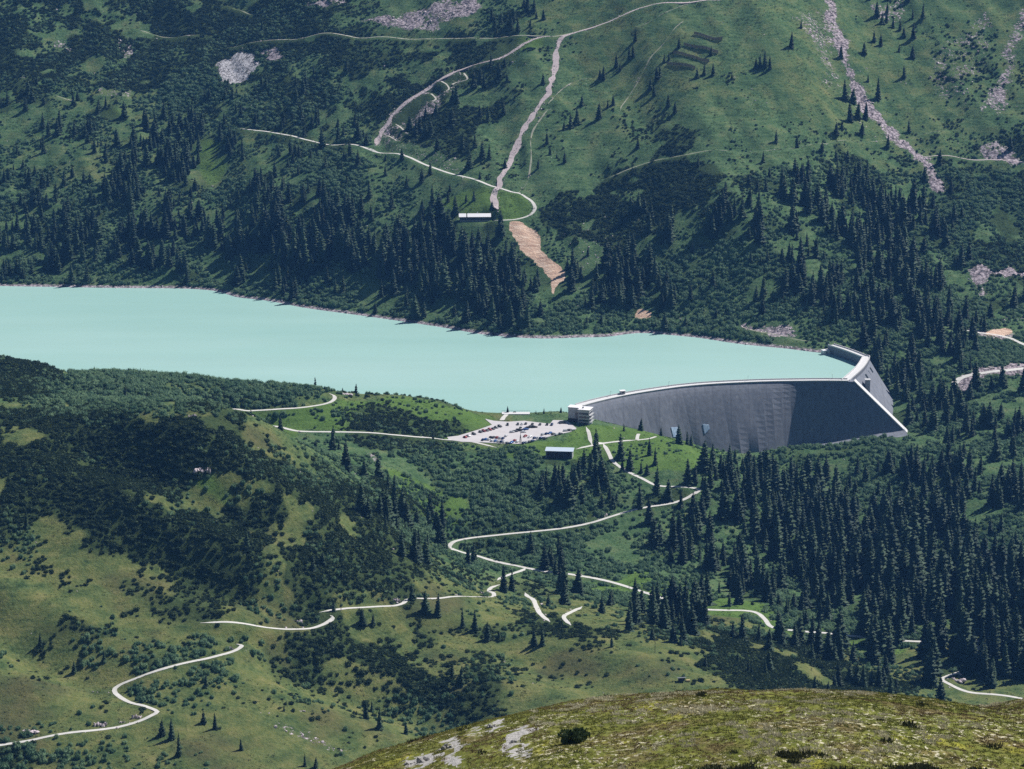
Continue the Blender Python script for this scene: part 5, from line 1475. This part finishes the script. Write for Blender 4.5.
def label_group(items, noun, cat, cls):
    """items: (object, px, py, size, place, group). Edges and extremes of every group are told apart, the crowd inside shares a label"""
    by = {}
    for it in items: by.setdefault(it[5], []).append(it)
    for g, L in by.items():
        place = L[0][4]; used = {}
        if len(L) > 1:
            tests = [('tallest', max(L, key=lambda t: t[3])), ('leftmost', min(L, key=lambda t: t[1])), ('rightmost', max(L, key=lambda t: t[1])), ('highest-standing', min(L, key=lambda t: t[2])), ('lowest-standing', max(L, key=lambda t: t[2])), ('smallest', min(L, key=lambda t: t[3]))]
            if cls == 'shrub': tests[0] = ('largest', tests[0][1])
            for w, it in tests: used.setdefault(id(it[0]), (w, it[0]))
        for it in L:
            if len(L) == 1: lab = 'single %s %s' % (noun, place)
            elif id(it[0]) in used: lab = '%s %s %s' % (used[id(it[0])][0], noun, place)
            else: lab = '%s %s, amid others' % (noun, place)
            tag(it[0], lab, cat, g)

items = []
for i in IND:
    e = make_tree('spruce_tree', (TX[i], TY[i], TZ[i] - .2), S3[i], (TT[i][0], TT[i][1], TR[i]), SP_T[TVAR[i]], SP_C[TVAR[i]])
    pl, g = zone_of(TPX[i], TPY[i], TX[i], TY[i], TLONE[i])
    items.append((e, TPX[i], TPY[i], TS[i], pl, g))
label_group(items, 'dark green spruce', 'tree', 'tree')

# shrubs
def shrubs(layer, n, dens, gap, seed, patch, pscale, rad, wlo, whi, hfac, coll, shapes, mat, obj_name, stuff_name, noun, stuff_label, n_ind):
    x, y, z, v, r = sample(layer, n, dens, gap, seed, 1.0, patch, pscale)
    k = thin(x, y, rad); x, y, z, v = x[k], y[k], z[k], v[k]
    w = r.uniform(wlo, whi, len(x)) * np.where(r.random(len(x)) < .2, .65, 1); h = w * hfac * r.uniform(.8, 1.25, len(x))
    pxa, pya = proj(x, y, z); w = w * (.55 + .55 * np.clip(cell(COV[layer], pxa, pya) / 9, 0, 1)); h = h * (.6 + .45 * np.clip(cell(COV[layer], pxa, pya) / 9, 0, 1))
    nb_ = ~blocks_view(x, y, z, w, h * .42, .5); x, y, z, v, w, h = x[nb_], y[nb_], z[nb_], v[nb_], w[nb_], h[nb_]
    px, py = proj(x, y, z); s = w / np.hypot(y, CAMZ - z)
    iv = v & (px > 2) & (px < 1022) & (py < 766) & (py > 3) & ~((px > 330) & (py > np.interp(px, _cx, _cy) - 2))
    # the freely standing ones read as single bushes: prefer the near slopes
    o_ = np.argsort(np.where(iv, -s, 1)); ind = o_[:n_ind]; rest = np.setdiff1d(np.arange(len(x)), ind)
    S = np.column_stack([w, w * r.uniform(.85, 1.15, len(x)), h]); rot = np.column_stack([tilt(len(x), r) * 3, r.uniform(0, 6.28, len(x))]); var = r.integers(0, len(shapes), len(x))
    scatter(stuff_name, coll, np.column_stack([x, y, z - .1])[rest], S[rest], rot[rest], var[rest], stuff_label)
    tm = [mesh_of('stem', *a, MAT['stem']) for a, b in shapes]; cm = [mesh_of('foliage', *b, mat) for a, b in shapes]
    it = []
    for i in ind:
        e = empty(obj_name, (x[i], y[i], z[i] - .1)); e.scale = S[i]; e.rotation_euler = rot[i]
        for nm, me in (('stem', tm[var[i]]), ('foliage', cm[var[i]])):
            o = bpy.data.objects.new(nm, me); COL.objects.link(o); o.parent = e
        if px[i] < 130: pl, g = 'on the grass near the lowest road bend', 'a'
        elif py[i] > 690: pl, g = 'on the grass slope beside the heath hill', 'b'
        elif px[i] < 260: pl, g = 'on the grass above the winding road', 'c'
        elif px[i] < 420: pl, g = 'in the hollow below the road dip', 'd'
        else: pl, g = 'on the slope before the lower road', 'e'
        it.append((e, px[i], py[i], s[i], pl, noun + 's ' + pl))
    label_group(it, noun, 'shrub', 'shrub')
    return len(x)
NM = shrubs('M', 560000, .95, 2.4, 21, .85, 38, 1.75, 3.2, 6.6, 1.0, PC_M, MUGOS, MAT['mugo'], 'mountain_pine_shrub', 'mountain_pine_thicket', 'dark mountain pine bush', 'dark mountain pine thickets covering the ridge and the far slope', 300)
NA = shrubs('A', 560000, .95, 2.4, 31, .45, 28, 1.9, 3.2, 6.6, 1.3, PC_A, ALDERS, MAT['alder'], 'alder_shrub', 'alder_thicket', 'green alder bush', 'green alder thickets between the woods and along the lake', 200)

# low herbs and grass clumps on the meadows
MATH_ = foliage_mat('meadow_herbs', (.022, .042, .016), (.115, .145, .055), .2)
PC_H = proto('herb_kind', [mesh_of('herb', *tuft_shape(80 + s, 16, .42, .5), MATH_) for s in range(4)])
x, y, r = candidates(150000, -620, 620, 1380, 3250, 41)
k = np.abs(x) < 110 + y * .18; x, y = x[k], y[k]; z = ground(x, y); px, py = proj(x, y, z)
k = (fbm(x, y, 18, 71, 3) > .44) & allowed(x, y, z, .4) & visible(x, y, z, 1.0); x, y, z = x[k], y[k], z[k]
w = r.uniform(.7, 1.9, len(x)) * np.where(y > 2400, 1.5, 1)
scatter('meadow_herbs', PC_H, np.column_stack([x, y, z]), np.column_stack([w, w, w * r.uniform(.5, .9, len(x))]), np.column_stack([0 * x, 0 * x, r.uniform(0, 6.28, len(x))]), r.integers(0, 4, len(x)), 'low herbs and grass clumps on the meadows')

# stones: scree in the gullies and along the shore
x, y, r = candidates(420000, -640, 640, 1380, 3300, 51)
k = np.abs(x) < 110 + y * .18; x, y = x[k], y[k]
rk = _bil(ROCKFIELD, x, y); z = ground(x, y)
shore_ = (np.abs(z - .4) < 1.1) & (y > 2440)
spx_, spy_ = proj(x, y, z); stony = (spx_ > 715) & (spy_ < 150) & (y > 2600) & (fbm(x, y, 30, 18, 3) > .47)
pr = .014 * stony + np.where(rk > .97, .02, np.clip(rk - .12, 0, 1) * .75) + .0035 * (fbm(x, y, 40, 8, 3) > .55) + .30 * shore_
gap_ = road_gap(x, y); pr = np.where((gap_ < .4) | (z < -.2) & (y > 2430), 0, np.where((gap_ < 2.5), pr + .03, pr))
k = (r.random(len(x)) < pr) & ~in_poly(x, y, PARK); x, y, z, rk = x[k], y[k], z[k], rk[k]
for P in DIRT_W:
    k = ~in_poly(x, y, P); x, y, z, rk = x[k], y[k], z[k], rk[k]
w = np.clip(r.lognormal(.15, .5, len(x)), .5, 4.5)
for (nm_, kd_, wd_, yr_, px_), P_ in zip(ROADS, ROADW):      # loose stones on the two rubble tracks
    if kd_ != 'pink' or wd_ < 5: continue
    q_ = P_[r.integers(0, len(P_), 900)]; q_ = q_ + r.normal(0, wd_ * .36, q_.shape)
    x = np.concatenate([x, q_[:, 0]]); y = np.concatenate([y, q_[:, 1]]); z = np.concatenate([z, ground(q_[:, 0], q_[:, 1]) + .1]); w = np.concatenate([w, np.clip(r.lognormal(-.25, .45, 900), .4, 2.2)])
scatter('scree', PC_R, np.column_stack([x, y, z + .05 * w]), np.column_stack([w, w * r.uniform(.7, 1.2, len(x)), w * r.uniform(.6, 1.1, len(x))]), np.column_stack([r.normal(0, .3, len(x)), r.normal(0, .3, len(x)), r.uniform(0, 6.28, len(x))]), r.integers(0, 6, len(x)), 'pale stones of the gullies, scree fields and lake shore')

# single rocks and outcrops
def outcrop(px, py, yr, w, h, label, n=5, hill=False):
    n = n * 2 + 1
    x, y = cast_hill(px, py) if hill else cast(px, py, *yr, GZ)
    z = float(hillz(np.array([x]), np.array([y]))[0]) if hill else float(ground(x, y))
    rr = random.Random(int(px * 7 + py)); bm = bmesh.new()
    for q in range(n):
        me = STONES[rr.randrange(6)]; k0 = len(bm.verts); bm.from_mesh(me); bm.verts.ensure_lookup_table()
        vs = bm.verts[k0:]; s = w * rr.uniform(.16, .44)
        ox = (q / max(1, n - 1) - .5) * w * .75
        M = Matrix.Translation((ox, rr.uniform(-.3, .3) * w * .5, h * rr.uniform(.0, .30))) @ Matrix.Rotation(rr.uniform(0, 6), 4, 'Z') @ Matrix.Diagonal((s, s * .7, h * rr.uniform(1.0, 1.5), 1))
        bmesh.ops.transform(bm, matrix=M, verts=vs)
    o = bm_obj('rock_outcrop', bm, MAT['hillrock'] if hill else MAT['rock'], loc=(x, y, z - h * .15)); tag(o, label, 'rock')
NR = (1350, 1900)
outcrop(27, 731, NR, 13, 1.6, 'long low pale rock bank on the uphill side of the near road', 7)
outcrop(100, 725, NR, 9, 4.2, 'tall pale rock face beside the near road before its sharp bend', 6)
outcrop(122, 722.5, NR, 4, 3.2, 'small pale rock beside the near road, between two larger outcrops', 3)
outcrop(137, 717.5, NR, 6, 4.2, 'pale rock outcrop at the inside of the sharp road bend', 5)
outcrop(231, 649, NR, 4, 4.5, 'upright pale rock at the upper bend of the near road', 3)
outcrop(298, 622, NR, 6, 3.0, 'grey rock on the roadside before the road dip', 4)
outcrop(396, 601, NR, 6, 4.5, 'pinkish rock cut beside the road between two spruces', 4)
outcrop(480, 593, NR, 5, 2.5, 'pinkish rock by the double bend near the road junction', 3)
outcrop(193, 417, (1700, 1900), 7, 4, 'pale rock patch on the dark pine ridge', 4)
outcrop(203, 470, (1650, 1900), 12, 4, 'pinkish broken rock below the dark pine ridge', 6)
outcrop(345, 394, (2050, 2260), 14, 1.6, 'heap of pale stones beside the end of the meadow road', 7)
outcrop(208, 684, NR, 3, 1.2, 'small pale rock on the grass beside a lone spruce', 2)
outcrop(302, 711, NR, 5, 1.2, 'pale boulder on the lower grass slope beside small bushes', 3)
outcrop(602, 516, (1900, 2150), 9, 4, 'pale rock cut above the curved lower road', 5)
outcrop(955, 680, (1600, 1900), 16, 3, 'broken rock bank inside the bend of the valley road', 7)
for a, b, w, h, lab in ((428, 760, 2.4, .7, 'pale weathered rock low on the left flank of the heath hill'), (452, 747, 2.2, .7, 'pale rock slab on the heath hill beside a dark crack'), (494, 727, 1.8, .6, 'pale rock just below the crest of the heath hill'), (516, 742, 1.5, .5, 'narrow pale rock running down the heath hill'), (412, 764, 1.6, .5, 'grey rock at the lower left edge of the heath hill')):
    outcrop(a, b, None, w, h, lab, 4, True)

# plants of the near hill
x_, y_ = cast_hill(574, 741)
z_ = float(hillz(np.array([x_]), np.array([y_]))[0])
t_, f_ = shrub_shape(97, 8, 120, .075, True, .62)
e = empty('mountain_pine_shrub', (x_, y_, z_ - .1)); e.scale = (2.5, 2.1, 2.5)
tag(e, 'round dark pine bush standing alone on the heath hill', 'shrub')
for nm, d_, m_ in (('stem', t_, MAT['stem']), ('foliage', f_, MAT['mugo'])):
    o = bpy.data.objects.new(nm, mesh_of(nm, *d_, m_)); COL.objects.link(o); o.parent = e
def tuft_kind(nm, dark, light, s0, n, h, sp):
    return proto(nm, [mesh_of(nm, *tuft_shape(s0 + s, n, h, sp), foliage_mat(nm, dark, light, .2) if s == 0 else bpy.data.materials[nm]) for s in range(3)])
PC_G = tuft_kind('turf_grass', (.078, .092, .020), (.215, .210, .058), 110, 18, .30, .5)
PC_B = tuft_kind('heath_sprigs', (.085, .066, .030), (.215, .160, .075), 120, 18, .24, .55)
PC_P = tuft_kind('pale_dry_grass', (.36, .33, .21), (.56, .52, .38), 130, 20, .45, .5)
PC_D = tuft_kind('dark_heath', (.030, .036, .018), (.075, .080, .034), 140, 30, .6, .55)
x, y, r = candidates(120000, -62, 74, 228, 309, 61)
n1 = fbm(x, y * .6, 6, 81, 3); n2 = fbm(x, y * .6, 1.5, 82, 3); n3 = fbm(x, y, 14, 83, 2)
hrk = np.zeros(len(x), bool)
for w_, P in HROCK: hrk |= in_poly(x, y, np.array([cast_hill(*p) for p in P]))
kind_ = np.where(n1 > .58, 1, 0); kind_ = np.where((n2 > .60) & (n3 > .42) & (x > 2), 2, kind_)
hollow = (y < 241.2 + 1.2 * np.sin(x * .4)) & (x > 15) & (x < 47) & (fbm(x, y, 3, 87, 2) > .56)
kind_ = np.where(hollow, 3, kind_); kind_ = np.where((fbm(x, y, 2.2, 85, 3) > .86), 3, kind_)
ok = ~hrk & (r.random(len(x)) < .5); z = hillz(x, y)
for q, (nm, c_, lo, hi, lab) in enumerate((('heath_grass', PC_G, .25, .6, 'short green grass on the near heath hill'), ('heather', PC_B, .25, .6, 'brown heather on the near heath hill'), ('dry_grass', PC_P, .3, .75, 'pale dry grass patches on the near heath hill'), ('dark_heather', PC_D, .5, 1.1, 'dark heather in the hollow of the near heath hill'))):
    k = ok & (kind_ == q); n_ = k.sum(); w = r.uniform(lo, hi, n_)
    scatter(nm, c_, np.column_stack([x, y, z])[k], np.column_stack([w, w, w * r.uniform(.45, .8, n_)]), np.column_stack([np.zeros((n_, 2)), r.uniform(0, 6.28, n_)]), r.integers(0, 3, n_), lab)

# ------------------------------------------------------------------ air
def build_haze():
    bm = bmesh.new(); box(bm, -1150, 1050, -160, 3960, min(-110, float(GZ.min()) - 2), max(640.0, float(GZ.max()) + 3))
    me = bpy.data.meshes.new('haze'); bm.to_mesh(me); bm.free()
    m = bpy.data.materials.new('thin_mountain_air'); m.use_nodes = True; nt = m.node_tree; nt.nodes.remove(nt.nodes['Principled BSDF'])
    v = nt.nodes.new('ShaderNodeVolumePrincipled'); v.inputs['Color'].default_value = (.15, .43, 1.0, 1); v.inputs['Density'].default_value = 0.000031; v.inputs['Anisotropy'].default_value = 0.1
    nt.links.new(v.outputs[0], nt.nodes['Material Output'].inputs['Volume'])
    me.materials.append(m); o = bpy.data.objects.new('haze', me); COL.objects.link(o); o['kind'] = 'stuff'; o['label'] = 'thin blue mountain haze filling the valley air'
build_haze()

# ------------------------------------------------------------------ camera and light
cam = bpy.data.cameras.new('camera'); co = bpy.data.objects.new('camera', cam); COL.objects.link(co)
co.location = (0, 0, CAMZ); co.rotation_euler = (math.pi / 2 - PITCH, 0, 0); cam.sensor_width = 36; cam.lens = 36 * F / 1024; cam.clip_end = 9000; cam.clip_start = 1; scene.camera = co
EL = math.radians(48); AZ = (.80, .60)
d = Vector((AZ[0] * math.cos(EL), AZ[1] * math.cos(EL), math.sin(EL)))
sun = bpy.data.lights.new('sun', 'SUN'); sun.energy = 5.0; sun.angle = math.radians(.53); sun.color = (1.0, .97, .92)
so = bpy.data.objects.new('sun', sun); COL.objects.link(so); so.location = (600, 2600, 620); so.rotation_euler = d.to_track_quat('Z', 'Y').to_euler()
wd = bpy.data.worlds.new('World'); scene.world = wd; wd.use_nodes = True
nt = wd.node_tree; sk = nt.nodes.new('ShaderNodeTexSky'); sk.sky_type = 'NISHITA'; sk.sun_disc = False; sk.sun_elevation = EL; sk.sun_rotation = math.atan2(AZ[0], AZ[1]); sk.altitude = 1900
nt.links.new(sk.outputs[0], nt.nodes['Background'].inputs['Color']); nt.nodes['Background'].inputs['Strength'].default_value = .05
vs = scene.view_settings; vs.view_transform = 'Standard'; vs.look = 'None'; vs.gamma = 1; vs.exposure = 0.43; vs.use_curve_mapping = False
scene.cycles.max_bounces = 5; scene.cycles.diffuse_bounces = 2; scene.cycles.transmission_bounces = 3; scene.cycles.volume_bounces = 0; scene.cycles.use_denoising = False
print('COUNTS spruce', len(TX), 'mugo', NM, 'alder', NA, 'zmax', GZ.max(), 'zmin', GZ.min())
